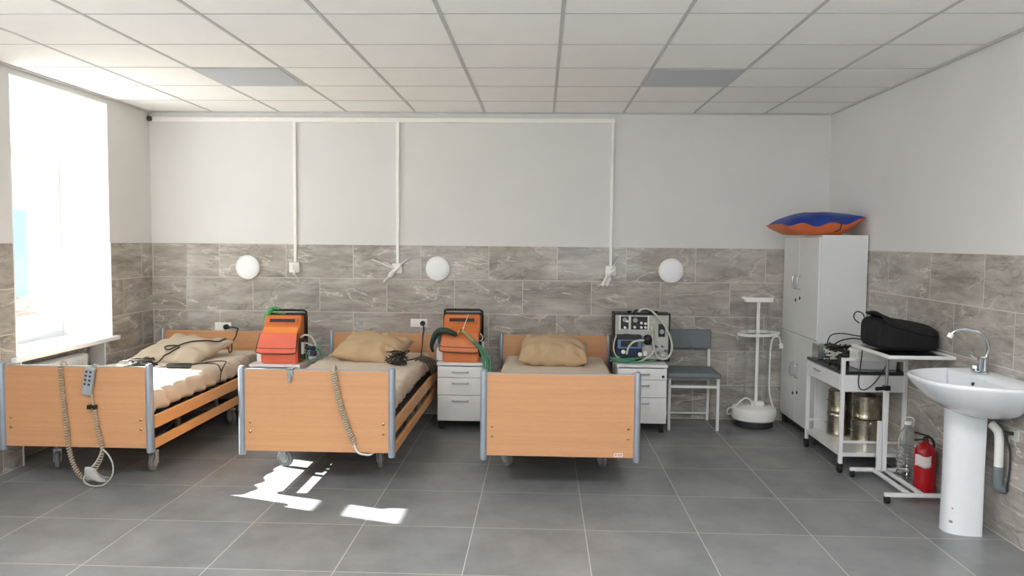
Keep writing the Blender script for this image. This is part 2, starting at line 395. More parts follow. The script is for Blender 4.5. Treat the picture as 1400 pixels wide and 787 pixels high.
BASE = {}
def thing(name, label, cat, loc=(0, 0, 0), group=None):
    """an empty at the thing's base; its parts are given in world coordinates"""
    o = bpy.data.objects.new(name, None); C.objects.link(o); o.empty_display_size = 0.05
    o.location = loc; BASE[o.name] = V(loc); o['label'] = label; o['category'] = cat
    if group: o['group'] = group
    return o
def solo(mb, name, mats, label, cat, loc, group=None):
    """a thing that is one mesh, its origin at its base"""
    mb.bm.transform(Matrix.Translation(-V(loc)))
    o = mb.build(name, mats); o.location = loc
    o['label'] = label; o['category'] = cat
    if group: o['group'] = group
    return o
def dup(root, loc, label, rotz=None):
    r = root.copy(); C.objects.link(r); r.location = loc; r['label'] = label
    if rotz is not None: r.rotation_euler.z = rotz
    for ch in list(root.children):
        c = ch.copy(); C.objects.link(c); c.parent = r
        for g in list(ch.children):
            d = g.copy(); C.objects.link(d); d.parent = c
    return r
def fbm(p, s=1.0): return noise.noise(V(p)*s)+0.5*noise.noise(V(p)*s*2.1)

# ------------------------------------------------------------------ room
XL, XR, YB, YF, HC = -3.475, 2.455, 6.84, -2.3, 2.646
TT = 1.497
WT = 0.45      # outer wall thickness
WINS = [(5.02, 6.17), (1.95, 3.10), (-1.15, 0.0)]  # first is in view; other two unseen, inferred from reflections and added for brightness
WZ0, WZ1 = 0.71, 2.60

b = MB().box(XL-0.5, XR+0.2, YF-0.3, YB+0.2, -0.12, 0)
b.build('floor', 'floor', kind='structure')

# ceiling: panels above, a real T-bar grid just below them
b = MB().box(XL-0.02, XR+0.02, YF-0.02, YB+0.02, HC+0.008, HC+0.06)
b.build('ceiling', 'ceil', kind='structure')
b = MB()
x = -2.912-0.6
while x < XR:
    if x > XL+0.05: b.box(x-0.010, x+0.010, YF, YB, HC+0.0045, HC+0.0085, mi=0)
    x += 0.6
y = 6.29
while y > YF:
    b.box(XL, XR, y-0.006, y+0.006, HC+0.006, HC+0.0085)
    y -= 0.6
b.build('trim_1', 'tbar', kind='structure')
b = MB()
b.box(XL, XR, YB-0.014, YB+0.008, HC-0.004, HC+0.007).box(XL, XL+0.02, YF, YB, HC-0.004, HC+0.007).box(XR-0.02, XR, YF, YB, HC-0.004, HC+0.007)
b.box(XL, XR, YF, YF+0.02, HC-0.004, HC+0.007)
b.build('trim_2', 'tbar', kind='structure')

# back, right and front walls: plaster above, glazed tiles (9 mm proud) to 1.497 m
b = MB().box(XL-0.2, XR+0.2, YB+0.008, YB+0.2, 0, HC+0.06, mi=0).box(XL, XR, YB, YB+0.009, 0, TT, mi=1)
b.build('wall_back', ['plaster', 'tile_b'], kind='structure')
b = MB().box(XR+0.006, XR+0.2, YF-0.2, YB+0.008, 0, HC+0.06, mi=0).box(XR, XR+0.007, YF, YB, 0, TT, mi=1)
b.build('wall_right', ['plaster', 'tile_r'], kind='structure')
FILL_WINS = [(-3.2, -1.5), (0.1, 2.1)]  # unseen windows behind the camera, added as fill light for the room
b = MB()
xs = [XL-0.2]+[v for w in FILL_WINS for v in w]+[XR+0.2]
for i in range(0, len(xs), 2):
    b.box(xs[i], xs[i+1], YF-0.3, YF, 0, HC+0.06, mi=0).box(max(xs[i], XL), min(xs[i+1], XR), YF, YF+0.009, 0, TT, mi=1)
for (a, c) in FILL_WINS: b.box(a, c, YF-0.3, YF, 0, 0.75, mi=0).box(a, c, YF, YF+0.009, 0, 0.75, mi=1).box(a, c, YF-0.3, YF, 2.55, HC+0.06, mi=0)
b.build('wall_front', ['plaster', 'tile_b'], kind='structure')
for i, (a, c) in enumerate(FILL_WINS):  # frames and panes of the added fill windows
    w = MB(); yo, yi = YF-0.24, YF-0.18
    for q in ((a, a+0.08, 0.75, 2.55), (c-0.08, c, 0.75, 2.55), ((a+c)/2-0.05, (a+c)/2+0.05, 0.75, 2.55)): w.box(q[0], q[1], yo, yi, q[2], q[3], 0.004)
    w.box(a, c, yo, yi, 0.75, 0.84, 0.004).box(a, c, yo, yi, 2.47, 2.55, 0.004)
    win = w.build('window_%d' % (i+4), 'upvc', kind='structure'); BASE[win.name] = V((0, 0, 0))
    MB().box(a+0.07, c-0.07, yo+0.025, yo+0.031, 0.83, 2.48).build('pane', 'glass', win)
# left wall with three deep window openings and a radiator niche under each sill
b = MB(); t = MB
ys = [YF]+[v for w in sorted(WINS) for v in w]+[YB+0.008]
for i in range(0, len(ys), 2):
    b.box(XL-WT, XL-0.006, ys[i], ys[i+1], 0, HC+0.06, mi=0)
    b.box(XL-0.007, XL, ys[i], ys[i+1], 0, TT, mi=1)
for (a, c) in WINS:
    b.box(XL-WT, XL-0.006, a, c, WZ1, HC+0.06, mi=0)
    b.box(XL-WT, XL-0.13, a, c, 0, WZ0, mi=0)
    b.box(XL-0.131, XL-0.124, a, c, 0, WZ0, mi=1)
    b.box(XL-0.13, XL-0.006, c-0.10, c, 0, WZ0, mi=0).box(XL-0.007, XL, c-0.10, c, 0, WZ0, mi=1)
    b.box(XL-0.13, XL-0.006, a, a+0.03, 0, WZ0, mi=0).box(XL-0.007, XL, a, a+0.03, 0, WZ0, mi=1)
b.build('wall_left', ['plaster', 'tile_l'], kind='structure')
n = 3
for (a, c) in WINS:   # white corner strips of the niche and round the reveal
    b = MB().box(XL-0.004, XL+0.004, c-0.112, c-0.098, 0, WZ0, 0.002).box(XL-0.004, XL+0.004, a+0.03, a+0.044, 0, WZ0, 0.002)
    b.box(XL-0.006, XL+0.003, c-0.002, c+0.008, WZ0, TT, 0.002).box(XL-0.006, XL+0.003, a-0.008, a+0.002, WZ0, TT, 0.002)
    b.build('trim_%d' % n, 'upvc', kind='structure'); n += 1

# windows: outer frame, transom bar, fixed top light, casement with handle; deep sill board
for i, (a, c) in enumerate(WINS):
    xi, xo = -3.875, -3.935
    w = MB()
    fz0, fz1 = WZ0+0.035, WZ1-0.02
    w.box(xo, xi, a, a+0.055, fz0, fz1, 0.004).box(xo, xi, c-0.055, c, fz0, fz1, 0.004)
    w.box(xo, xi, a+0.05, c-0.05, fz0, fz0+0.05, 0.004).box(xo, xi, a+0.05, c-0.05, fz1-0.05, fz1, 0.004)
    w.box(xo, xi, a+0.05, c-0.05, 2.145, 2.222, 0.004)
    win = w.build('window_%d' % (i+1), 'upvc', kind='structure')
    BASE[win.name] = V((0, 0, 0))
    w = MB(); s0, s1 = a+0.05, c-0.05; z0, z1 = fz0+0.045, 2.162
    w.box(xo+0.005, xi+0.022, s0, s0+0.07, z0, z1, 0.006).box(xo+0.005, xi+0.022, s1-0.07, s1, z0, z1, 0.006)
    w.box(xo+0.005, xi+0.022, s0+0.06, s1-0.06, z0, z0+0.07, 0.006).box(xo+0.005, xi+0.022, s0+0.06, s1-0.06, z1-0.058, z1, 0.006)
    sash = w.build('sash', 'upvc', win)
    MB().box(-3.91, -3.904, s0+0.06, s1-0.06, z0+0.06, z1-0.05).build('pane', 'glass', sash)
    MB().box(-3.91, -3.904, a+0.05, c-0.05, 2.215, fz1-0.045).build('pane', 'glass', win)
    h = MB().box(xi+0.02, xi+0.035, s1-0.05, s1-0.02, 1.38, 1.45, 0.004).cyl((xi+0.03, s1-0.035, 1.43), (xi+0.065, s1-0.035, 1.43), 0.009)
    h.box(xi+0.055, xi+0.07, s1-0.047, s1-0.023, 1.31, 1.44, 0.006)
    h.build('window_handle', 'upvc', sash)
    # sill board
    w = MB().box(-3.88, XL, a, c, WZ0, WZ0+0.035, 0.002).box(XL-0.001, XL+0.04, a-0.06, c+0.06, WZ0, WZ0+0.035, 0.006)
    w.build('trim_%d' % n, 'upvc', kind='structure'); n += 1

# reveals get a white lining
for (a, c) in WINS:
    b = MB().box(-3.88, XL-0.002, c-0.004, c+0.001, WZ0+0.035, WZ1).box(-3.88, XL-0.002, a-0.001, a+0.004, WZ0+0.035, WZ1)
    b.box(-3.88, XL-0.002, a, c, WZ1-0.004, WZ1+0.001)
    b.build('trim_%d' % n, 'reveal', kind='structure'); n += 1

# radiator below the visible window
rad = thing('radiator', 'white panel radiator under the window sill', 'radiator', (-3.52, 5.47, 0.12))
b = MB().box(-3.565, -3.49, 5.11, 5.86, 0.14, 0.645, 0.006)
for k in range(22): b.box(-3.492, -3.485, 5.125+k*0.0335, 5.125+k*0.0335+0.018, 0.17, 0.615, 0.002)
b.build('panel', 'whitemetal', rad)
b = MB()
for k in range(30): b.box(-3.56, -3.495, 5.12+k*0.0245, 5.128+k*0.0245, 0.644, 0.652)
b.build('top_grille', 'whitemetal', rad)
for yy in (5.2, 5.77): MB().box(-3.597, -3.56, yy-0.02, yy+0.02, 0.2, 0.6, 0.003).build('wall_bracket', 'whitemetal', rad)
b = MB().tube([(-3.53, 5.86, 0.19), (-3.53, 5.93, 0.19), (-3.53, 5.95, 0.16), (-3.53, 5.95, 0.0)], 0.009)
b.build('pipe', 'whitemetal', rad)

# outside: ground and the brick building across the yard
MB().box(-60, 40, -60, 60, -0.5, -0.3).build('ground', 'ground', kind='structure')
bd = thing('brick_building', 'pale red brick building seen through the window', 'building', (-14, 13, -0.3))
MB().box(-16, -12, 6.0, 18.15, -0.3, 3.35).build('wall', 'brick', bd)
MB().box(-16.15, -11.85, 5.85, 18.3, 3.35, 3.5, 0.02).build('roof_edge', 'white', bd)
for yy in (17.0, 13.6, 10.2):
    f = MB().box(-12.02, -11.96, yy-0.05, yy+0.75, 0.15, 2.15, 0.01).build('window', 'bluewin', bd)
    MB().box(-11.965, -11.95, yy+0.05, yy+0.65, 0.3, 2.05).build('pane', 'glass', f)

# ceiling light panels (the two in view switched off; lit ones unseen, added for fill)
def ceil_light(x0, y0, label, lit=False):
    x1, y1 = x0+0.6, y0+0.6
    t = thing('ceiling_light', label, 'ceiling light', (x0+0.3, y0+0.3, HC-0.002), 'square light panels in the ceiling grid')
    b = MB()
    for q in ((x0+0.012, x0+0.026, y0+0.012, y1-0.012), (x1-0.026, x1-0.012, y0+0.012, y1-0.012), (x0+0.026, x1-0.026, y0+0.012, y0+0.026), (x0+0.026, x1-0.026, y1-0.026, y1-0.012)):
        b.box(*q, HC+0.002, HC+0.0075)
    b.build('frame', 'tbar', t)
    MB().box(x0+0.024, x1-0.024, y0+0.024, y1-0.024, HC+0.001, HC+0.0078).build('diffuser', 'panel_fill' if lit else 'panel', t)
ceil_light(-2.312, 5.09, 'grey unlit square light panel in the ceiling above the bed beside the window')
ceil_light(0.688, 5.09, 'grey unlit square light panel in the ceiling on the sink side of the room')

for x0_, y0_, lb_ in ((-2.312, 1.49, 'unseen lit panel added for fill in the second ceiling row from the back, on the window side'), (0.688, 1.49, 'unseen lit panel added for fill in the second ceiling row from the back, on the sink side'),
                      (-2.312, -1.51, 'unseen lit panel added for fill in the ceiling row over the front of the room, window side'), (0.688, -1.51, 'unseen lit panel added for fill in the ceiling row over the front of the room, sink side')):
    ceil_light(x0_, y0_, lb_, True)

# ------------------------------------------------------------------ back wall fittings
tr = thing('cable_trunking', 'white cable trunking along the top of the back wall with three vertical drops', 'cable trunking', (-1.4, YB, TT))
b = MB().box(XL+0.03, 0.618, YB-0.018, YB+0.008, 2.563, 2.603, 0.003)
b.box(XL+0.03, 0.618, YB-0.0195, YB-0.017, 2.583, 2.586)
b.build('horizontal_duct', 'plastic', tr)
for x in (-2.178, -1.268, 0.598):
    MB().box(x-0.0125, x+0.0125, YB-0.016, YB+0.006, 1.3375, 2.565, 0.002).build('vertical_duct', 'plastic', tr)
b = MB().cyl((XL+0.002, YB-0.03, 2.585), (XL+0.03, YB-0.03, 2.585), 0.022, mi=0).cyl((XL+0.02, YB-0.03, 2.58), (XL+0.034, YB-0.03, 2.58), 0.013)
solo(b, 'pipe_cap', 'browncord', 'small brown pipe cap where the trunking starts in the ceiling corner by the window', 'pipe cap', (XL+0.015, YB-0.03, 2.56))

def outlet(x, label, style):
    t = thing('junction_box', label, 'junction box', (x, YB, 1.245), 'junction boxes at the ends of the trunking')
    MB().box(x-0.045, x+0.045, YB-0.045, YB-0.0005, 1.247, 1.337, 0.006).build('box', 'plastic', t)
    MB().lathe([(0, 0), (0.03, 0), (0.033, 0.004), (0.033, 0.008), (0, 0.008)], M=Matrix.Translation((x, YB-0.045, 1.292)) @ Matrix.Rotation(PI/2, 4, 'X')).build('socket_ring', 'plastic', t)
    if style == 0:
        b = MB().cyl((x-0.018, YB-0.056, 1.31), (x+0.006, YB-0.075, 1.272), 0.013).tube([(x+0.006, YB-0.075, 1.272), (x+0.012, YB-0.075, 1.25), (x+0.008, YB-0.06, 1.232)], 0.013, smooth=5)
        b.build('connector', 'plastic', t)
        MB().tube([(x+0.01, YB-0.06, 1.235), (x+0.03, YB-0.05, 1.2), (x+0.045, YB-0.03, 1.165)], 0.005, smooth=6).build('cable', 'clearcoil', t)
    elif style == 1:
        b = MB().cyl((x+0.03, YB-0.055, 1.315), (x-0.03, YB-0.075, 1.26), 0.016).cyl((x-0.03, YB-0.075, 1.26), (x-0.06, YB-0.065, 1.225), 0.021)
        b.build('connector', 'plastic', t)
        b = MB().tube([(x+0.02, YB-0.06, 1.31), (x+0.06, YB-0.06, 1.345), (x+0.105, YB-0.03, 1.38)], 0.007, smooth=6)
        b.build('cable', 'clearcoil', t); b = MB()
        b.tube([(x-0.02, YB-0.05, 1.29), (x-0.09, YB-0.05, 1.315), (x-0.16, YB-0.04, 1.345), (x-0.23, YB-0.02, 1.37)], lambda u: 0.012-0.006*u, smooth=6)
        b.build('cable', 'clearcoil', t); b = MB()
        b.tube([(x-0.02, YB-0.04, 1.30), (x-0.10, YB-0.045, 1.34), (x-0.15, YB-0.03, 1.325)], 0.008, smooth=6)
        b.build('cable', 'clearcoil', t); b = MB()
        b.tube([(x-0.055, YB-0.06, 1.23), (x-0.09, YB-0.05, 1.2), (x-0.115, YB-0.03, 1.17)], 0.012, smooth=6)
        b.build('cable', 'clearcoil', t)
    else:
        b = MB().cyl((x+0.02, YB-0.055, 1.30), (x-0.02, YB-0.085, 1.255), 0.018).cyl((x-0.03, YB-0.08, 1.245), (x-0.07, YB-0.06, 1.165), 0.017).cyl((x-0.005, YB-0.07, 1.24), (x-0.035, YB-0.055, 1.165), 0.018)
        b.build('connector', 'plastic', t)
        b = MB().tube([(x, YB-0.07, 1.30), (x+0.03, YB-0.06, 1.35), (x+0.062, YB-0.03, 1.41)], 0.006, smooth=6)
        b.build('cable', 'clearcoil', t); b = MB()
        b.tube([(x-0.06, YB-0.055, 1.17), (x-0.09, YB-0.03, 1.17), (x-0.105, YB-0.01, 1.16)], 0.006, smooth=6)
        b.build('cable', 'clearcoil', t)
outlet(-2.178, 'white junction box with a single short connector beside the lamp over the window-side bed', 0)
outlet(-1.268, 'white junction box with cables spread to both sides like a star on the wall', 1)
outlet(0.598, 'white junction box with two hanging plugs above the open instrument case', 2)

lp = None
for x, z, lab in ((-2.600, 1.289, 'round white wall lamp on the tiles above the bed beside the window'), (-0.911, 1.295, 'round white wall lamp on the tiles above the all orange ventilator'), (1.122, 1.298, 'round white wall lamp on the tiles above the chair')):
    if lp is None:
        lp = thing('wall_lamp', lab, 'wall lamp', (x, YB, z), 'round white lamps on the back wall')
        R = Matrix.Translation((x, YB, z)) @ Matrix.Rotation(PI/2, 4, 'X')
        MB().lathe([(0, 0), (0.105, 0), (0.108, 0.006), (0.108, 0.026), (0.100, 0.034), (0.094, 0.034), (0.094, 0.028), (0, 0.028)], n=40, M=R).build('housing', 'plastic', lp)
        MB().lathe([(0, 0.028), (0.093, 0.028), (0.093, 0.033), (0.088, 0.0365), (0.05, 0.038), (0, 0.0385)], n=40, M=R).build('diffuser', 'opal', lp)
    else: dup(lp, (x, YB, z), lab)

def socket(x, z, label):
    t = thing('power_socket', label, 'power socket', (x, YB, z), 'double power sockets on the back wall')
    MB().box(x-0.075, x+0.075, YB-0.012, YB-0.0005, z-0.037, z+0.037, 0.004).build('faceplate', 'plastic', t)
    for dx in (-0.036, 0.036):
        R = Matrix.Translation((x+dx, YB-0.011, z)) @ Matrix.Rotation(PI/2, 4, 'X')
        MB().lathe([(0.024, 0), (0.029, 0), (0.029, 0.004), (0.024, 0.004), (0.022, -0.006), (0, -0.006)], M=R).build('socket_ring', 'plastic', t)
    return t
socket(-2.835, 0.757, 'white double power socket above the headboard of the bed beside the window')
socket(-1.078, 0.812, 'white double power socket above the headboard of the middle bed')

# ------------------------------------------------------------------ beds
def rounded_profile(w, h, r, n=6):
    pts = []
    for cx, cy, a0 in ((w/2-r, h/2-r, 0), (-w/2+r, h/2-r, PI/2), (-w/2+r, -h/2+r, PI), (w/2-r, -h/2+r, 1.5*PI)):
        for k in range(n+1):
            a = a0+PI/2*k/n; pts.append((cx+r*math.cos(a), cy+r*math.sin(a)))
    # resample each straight side
    out = []
    for i, p in enumerate(pts):
        q = pts[(i+1) % len(pts)]; out.append(p); d = math.hypot(q[0]-p[0], q[1]-p[1]); m = int(d/0.03)
        for k in range(1, m): out.append((p[0]+(q[0]-p[0])*k/m, p[1]+(q[1]-p[1])*k/m))
    return out

def mattress(xc, ztop, thick, y0, y1, w, seed, wr):
    pr = rounded_profile(w, thick, 0.045); n = len(pr); ny = 90
    t = bmesh.new(); rings = []
    zc = ztop-thick/2
    for j in range(ny+1):
        v = j/ny; y = y0+(y1-y0)*v
        e = min(v, 1-v)*(y1-y0); s = 1-0.035*max(0, 1-e/0.04)**2
        zs = 1-0.5*max(0, 1-e/0.04)**2
        ring = []
        for (px, pz) in pr:
            x = px*s; z = pz*zs
            side = max(0, (abs(px)-w/2+0.10)/0.10)
            f = fbm((px*1.5+seed, y*2.2, seed), 1.6)
            z2 = z+(0.006*f if pz > 0 else 0)
            # folds of the sheet, running down the sides aslant
            fold = math.sin((y+0.9*pz)*34+2.5*f+seed)*0.5+0.5
            out = side*(wr*(fold**2)*(0.35+0.65*max(0, fbm((y*2, seed, 0), 1.0)+0.6)))
            x += math.copysign(out, px)
            if pz > 0: z2 += 0.25*out*side
            ring.append(t.verts.new((xc+x, y, zc+z2)))
        rings.append(ring)
    for a, bb in zip(rings, rings[1:]):
        for k in range(n): t.faces.new((a[k], a[(k+1) % n], bb[(k+1) % n], bb[k]))
    t.faces.new(rings[0][::-1]); t.faces.new(rings[-1])
    bmesh.ops.recalc_face_normals(t, faces=t.faces[:])
    m = MB(); m._take(t, 0, True)
    return m

def caster(x, y, z0, r, turn, parent, fork='silver', d=0.02):
    """swivel wheel standing on z0; turn = heading of the wheel"""
    R = Matrix.Translation((x, y, z0)) @ Matrix.Rotation(turn, 4, 'Z')
    b = MB().box(-0.027, 0.027, -0.02, 0.03, 2*r+0.008, 2*r+0.02, 0.004, M=R)
    for sx in (-1, 1): b.box(sx*0.021-0.002, sx*0.021+0.002, -0.014, 0.034, r-0.012, 2*r+0.012, 0.0015, M=R)
    b.box(-0.021, 0.021, 0.006, 0.036, r*1.75, 2*r+0.014, 0.003, M=R)
    b.cyl(R @ V((0, 0.005, 2*r+0.016)), R @ V((0, 0.005, 2*r+0.05)), 0.011)
    b.cyl(R @ V((-0.022, 0, r)), R @ V((0.022, 0, r)), 0.006, n=10)
    c = b.build('caster', fork, parent)
    Rw = R @ Matrix.Translation((-0.0145, 0, r)) @ Matrix.Rotation(PI/2, 4, 'Y')
    MB().lathe([(0, 0), (r*0.6, 0), (r*0.62, 0.003), (r*0.8, 0.0), (r*0.97, 0.003), (r, 0.009), (r, 0.02), (r*0.97, 0.026), (r*0.8, 0.029), (r*0.62, 0.026), (r*0.6, 0.029), (0, 0.029)], n=28, M=Rw).lathe([(0, -0.001), (r*0.5, -0.001), (r*0.5, 0.030), (0, 0.030)], n=24, M=Rw, mi=1).build('wheel', ['wheel', 'silver'], c)
    return c

def make_bed(xc, label, ztop, seed, wy, wdx, pale, wr, turns):
    t = thing('hospital_bed', label, 'hospital bed', (xc, 5.72, 0), 'hospital beds along the back wall')
    hw = 0.465
    # footboard between two rounded posts
    fb = MB().box(xc-hw+0.012, xc+hw-0.012, 4.693, 4.717, 0.235, 0.742, 0.003).build('footboard', 'beech', t)
    MB().box(xc-hw+0.02, xc+hw-0.02, 4.692, 4.718, 0.7415, 0.7455, 0.001).build('edge_band', 'alu', fb)
    for sx in (-1, 1):
        for z in (0.355, 0.415):
            MB().lathe([(0, 0), (0.009, 0), (0.009, 0.003), (0.004, 0.006), (0, 0.006)], n=16, M=Matrix.Translation((xc+sx*(hw-0.052), 4.693, z)) @ Matrix.Rotation(PI/2, 4, 'X')).build('bolt', 'brass', fb)
    for sx in (-1, 1):
        MB().lathe([(0, 0), (0.018, 0), (0.022, 0.005), (0.022, 0.535), (0.019, 0.547), (0.012, 0.555), (0, 0.558)], (xc+sx*hw, 4.705, 0.208), n=24, sy=1.35).build('post', 'alu', t)
        MB().lathe([(0, 0), (0.015, 0), (0.018, 0.005), (0.018, 0.50), (0.012, 0.515), (0, 0.518)], (xc+sx*hw, 6.77, 0.225), n=24, sy=1.35).build('post', 'alu', t)
    hb = MB().box(xc-hw+0.012, xc+hw-0.012, 6.758, 6.782, 0.25, 0.728, 0.004).build('headboard', 'beech', t)
    # side rails (two boards each side)
    for sx in (-1, 1):
        for z0, z1 in ((0.352, 0.432), (0.225, 0.287)):
            MB().box(xc+sx*0.472-0.011, xc+sx*0.472+0.011, 4.735, 6.74, z0, z1, 0.005).build('side_rail', 'beech_y', t)
        for y in (5.1, 5.72, 6.35):
            MB().box(xc+sx*0.452-0.009, xc+sx*0.452+0.009, y-0.02, y+0.02, 0.235, 0.425, 0.002).build('rail_bracket', 'darkmetal', t)
    # steel base frame with slats and lifting struts
    b = MB()
    for sx in (-1, 1):
        b.box(xc+sx*0.40-0.02, xc+sx*0.40+0.02, 4.75, 6.73, 0.36, 0.405, 0.003)
        b.box(xc+sx*0.33-0.015, xc+sx*0.33+0.015, wy-0.05, 6.42, 0.17, 0.205, 0.003)
    for k in range(14): b.box(xc-0.40, xc+0.40, 4.82+k*0.14, 4.87+k*0.14, 0.405, 0.418, 0.003)
    for y in (4.76, 6.7): b.box(xc-0.46, xc+0.46, y, y+0.03, 0.36, 0.405, 0.003)
    for y in (wy, 6.35): b.box(xc-0.34, xc+0.34, y-0.02, y+0.02, 0.172, 0.203, 0.003)
    for sx in (-1, 1):
        b.tube([(xc+sx*0.30, wy+0.05, 0.19), (xc+sx*0.30, 5.9, 0.375)], 0.014); b.tube([(xc+sx*0.27, 6.3, 0.19), (xc+sx*0.27, 5.4, 0.375)], 0.014)
    b.box(xc-0.06, xc+0.06, 5.5, 6.0, 0.22, 0.33, 0.01)
    b.build('base_frame', 'darkmetal', t)
    for k, (sx, y) in enumerate(((-1, wy), (1, wy), (-1, 6.32), (1, 6.32))):
        caster(xc+wdx+sx*0.325, y, 0, 0.058, turns[k], t)
        MB().box(xc+wdx+sx*0.325-0.014, xc+wdx+sx*0.325+0.014, y-0.014, y+0.014, 0.135, 0.175, 0.003).build('stem', 'greymetal', t)
    mattress(xc-0.005, ztop, 0.145, 4.775, 6.735, 0.845, seed, wr).build('mattress', 'sheet', t)
    return t
bed1 = make_bed(-2.885, 'wooden hospital bed beside the window with a wrinkled beige sheet and a pale pillow', 0.570, 3.1, 5.01, 0.0, 1, 0.055, (0.5, 0.1, 0.4, 0.9))
bed2 = make_bed(-1.372, 'middle wooden hospital bed with a small metal hook clipped on its footboard', 0.568, 8.4, 5.17, -0.03, 0, 0.024, (1.35, 0.25, 0.4, 0.2))
bed3 = make_bed(0.122, 'wooden hospital bed with a bare footboard bearing a small red and white sticker', 0.556, 5.7, 5.28, -0.02, 0, 0.008, (0.6, 0.35, 0.1, 0.6))

# hook on the middle footboard and sticker on the right one (parts of those beds)
b = MB().box(-1.552, -1.512, 4.684, 4.694, 0.70, 0.742, 0.003).box(-1.552, -1.512, 4.684, 4.725, 0.7455, 0.754, 0.003).box(-1.54, -1.524, 4.672, 4.685, 0.665, 0.715, 0.003).box(-1.54, -1.524, 4.665, 4.675, 0.665, 0.69, 0.003)
b.build('hook', 'greymetal', bed2)
st = MB().box(0.452, 0.506, 4.6915, 4.693, 0.243, 0.264).build('sticker', 'paper', bed3)
b = MB()
for k in range(5): b.box(0.458+k*0.009, 0.463+k*0.009, 4.6909, 4.6916, 0.249+0.002*(k % 2), 0.259)
b.build('print', 'redprint', st)

# pillows
def pillow_mesh(W, D, T, seed, pinch=0.06, wr=0.015, ears=0.03):
    def side(sgn):
        def fn(u, v):
            a, c = 2*u-1, 2*v-1
            x = W/2*a*(1-pinch*(1-c*c)**1.5); y = D/2*c*(1-pinch*(1-a*a)**1.5)
            cr = (abs(a)*abs(c))**6; x *= 1+ears*cr; y *= 1+ears*cr
            prof = max(0, (1-abs(a)**2.6)*(1-abs(c)**2.6))
            h = prof**0.55
            f = fbm((a*1.3+seed, c*1.3, seed*0.7), 1.2)
            wrk = math.sin(a*11+3*f+seed)*math.exp(-((abs(c)-0.75)/0.28)**2)+math.sin(c*9+3*f)*math.exp(-((abs(a)-0.78)/0.25)**2)
            z = sgn*(T/2*h*(1+0.10*f)+wr*wrk*min(1, h*2))
            return V((x, y, z))
        return fn
    b = MB(); b.surf(side(1), 44, 34); b.surf(side(-1), 44, 34)
    bmesh.ops.remove_doubles(b.bm, verts=b.bm.verts[:], dist=1e-4)
    return b
def pillow(name, loc, rot, W, D, T, seed, m, label, **kw):
    b = pillow_mesh(W, D, T, seed, **kw)
    o = b.build(name, m); o.location = loc; o.rotation_euler = rot
    o['label'] = label; o['category'] = 'pillow'; o['group'] = 'pillows on the hospital beds'
    return o
pillow('pillow', (-2.90, 6.18, 0.632), (0.21, 0.03, -0.20), 0.58, 0.56, 0.15, 2.2, 'pillow_pale', 'pale beige pillow with a long dark cord lying across it', ears=0.05)
pillow('pillow', (-1.372, 6.31, 0.655), (0.27, 0.08, -0.12), 0.55, 0.44, 0.21, 4.4, 'pillow', 'tan pillow with a black cable tangle at its side on the middle bed', ears=0.03)
pillow('pillow', (0.105, 6.32, 0.650), (0.24, 0.02, -0.03), 0.55, 0.42, 0.235, 9.1, 'pillow', 'plump tan pillow with nothing on it, on the bed with the bare footboard', ears=0.0, pinch=0.015)

# ------------------------------------------------------------------ cords on the beds
from mathutils.bvhtree import BVHTree
bpy.context.view_layer.update()
def tree_of(o):
    return BVHTree.FromPolygons([o.matrix_world @ v.co for v in o.data.vertices], [tuple(p.vertices) for p in o.data.polygons])
DROP = [tree_of(o) for o in bpy.data.objects if o.type == 'MESH' and (o.name.startswith('pillow') or o.name.startswith('mattress'))]
def drape(pts, r, k=8):
    # a cord laid on whatever lies beneath it, smoothed along its length
    P = catmull(pts, k); Z = []
    for p in P:
        hs = [t.ray_cast(V((p.x, p.y, 1.2)), V((0, 0, -1)))[0] for t in DROP]
        Z.append(max([h.z for h in hs if h is not None], default=p.z)+r)
    Z = [max(Z[max(0, i-2):i+3]) for i in range(len(Z))]
    Z = [sum(Z[max(0, i-2):i+3])/len(Z[max(0, i-2):i+3]) for i in range(len(Z))]
    return [V((p.x, p.y, max(z, Z0))) for p, z, Z0 in zip(P, Z, [0]*len(P))]
def cordset(name, label, cat, loc): return thing(name, label, cat, loc)
# bed 1: plug in the socket, long cord to an adapter
t = cordset('power_cable', 'dark power cable running from the wall socket over the pale beige pillow', 'power cable', (-2.8, YB-0.02, 0.6))
b = MB().cyl((-2.799, YB-0.008, 0.757), (-2.799, YB-0.045, 0.757), 0.022).cyl((-2.799, YB-0.04, 0.757), (-2.76, YB-0.05, 0.755), 0.010)
b.build('plug', 'black', t)
free = catmull([(-2.77, YB-0.048, 0.756), (-2.73, YB-0.055, 0.758), (-2.68, YB-0.06, 0.745), (-2.672, 6.74, 0.73), (-2.66, 6.68, 0.69), (-2.65, 6.56, 0.64)], 8)[:-1]
laid = drape([(-2.65, 6.56, 0), (-2.63, 6.42, 0), (-2.64, 6.3, 0), (-2.72, 6.2, 0), (-2.80, 6.15, 0), (-2.87, 6.06, 0), (-2.93, 5.99, 0), (-2.965, 6.02, 0), (-2.92, 6.07, 0), (-2.86, 6.04, 0), (-2.90, 5.97, 0), (-2.95, 5.90, 0), (-2.965, 5.80, 0), (-2.93, 5.74, 0), (-2.85, 5.70, 0), (-2.79, 5.695, 0)], 0.0065)
b = MB().tube(free+laid, 0.0055, n=8)
b.build('cord', 'cord', t)
Mx = Matrix.Translation((-2.70, 5.69, 0.589)) @ Matrix.Rotation(0.12, 4, 'Z')
MB().box(-0.085, 0.085, -0.03, 0.03, -0.016, 0.018, 0.008, M=Mx).build('power_adapter', 'black', t)
t = cordset('cable', 'thin dark cable looping over the mattress edge of the bed beside the window', 'cable', (-2.6, 5.9, 0.57))
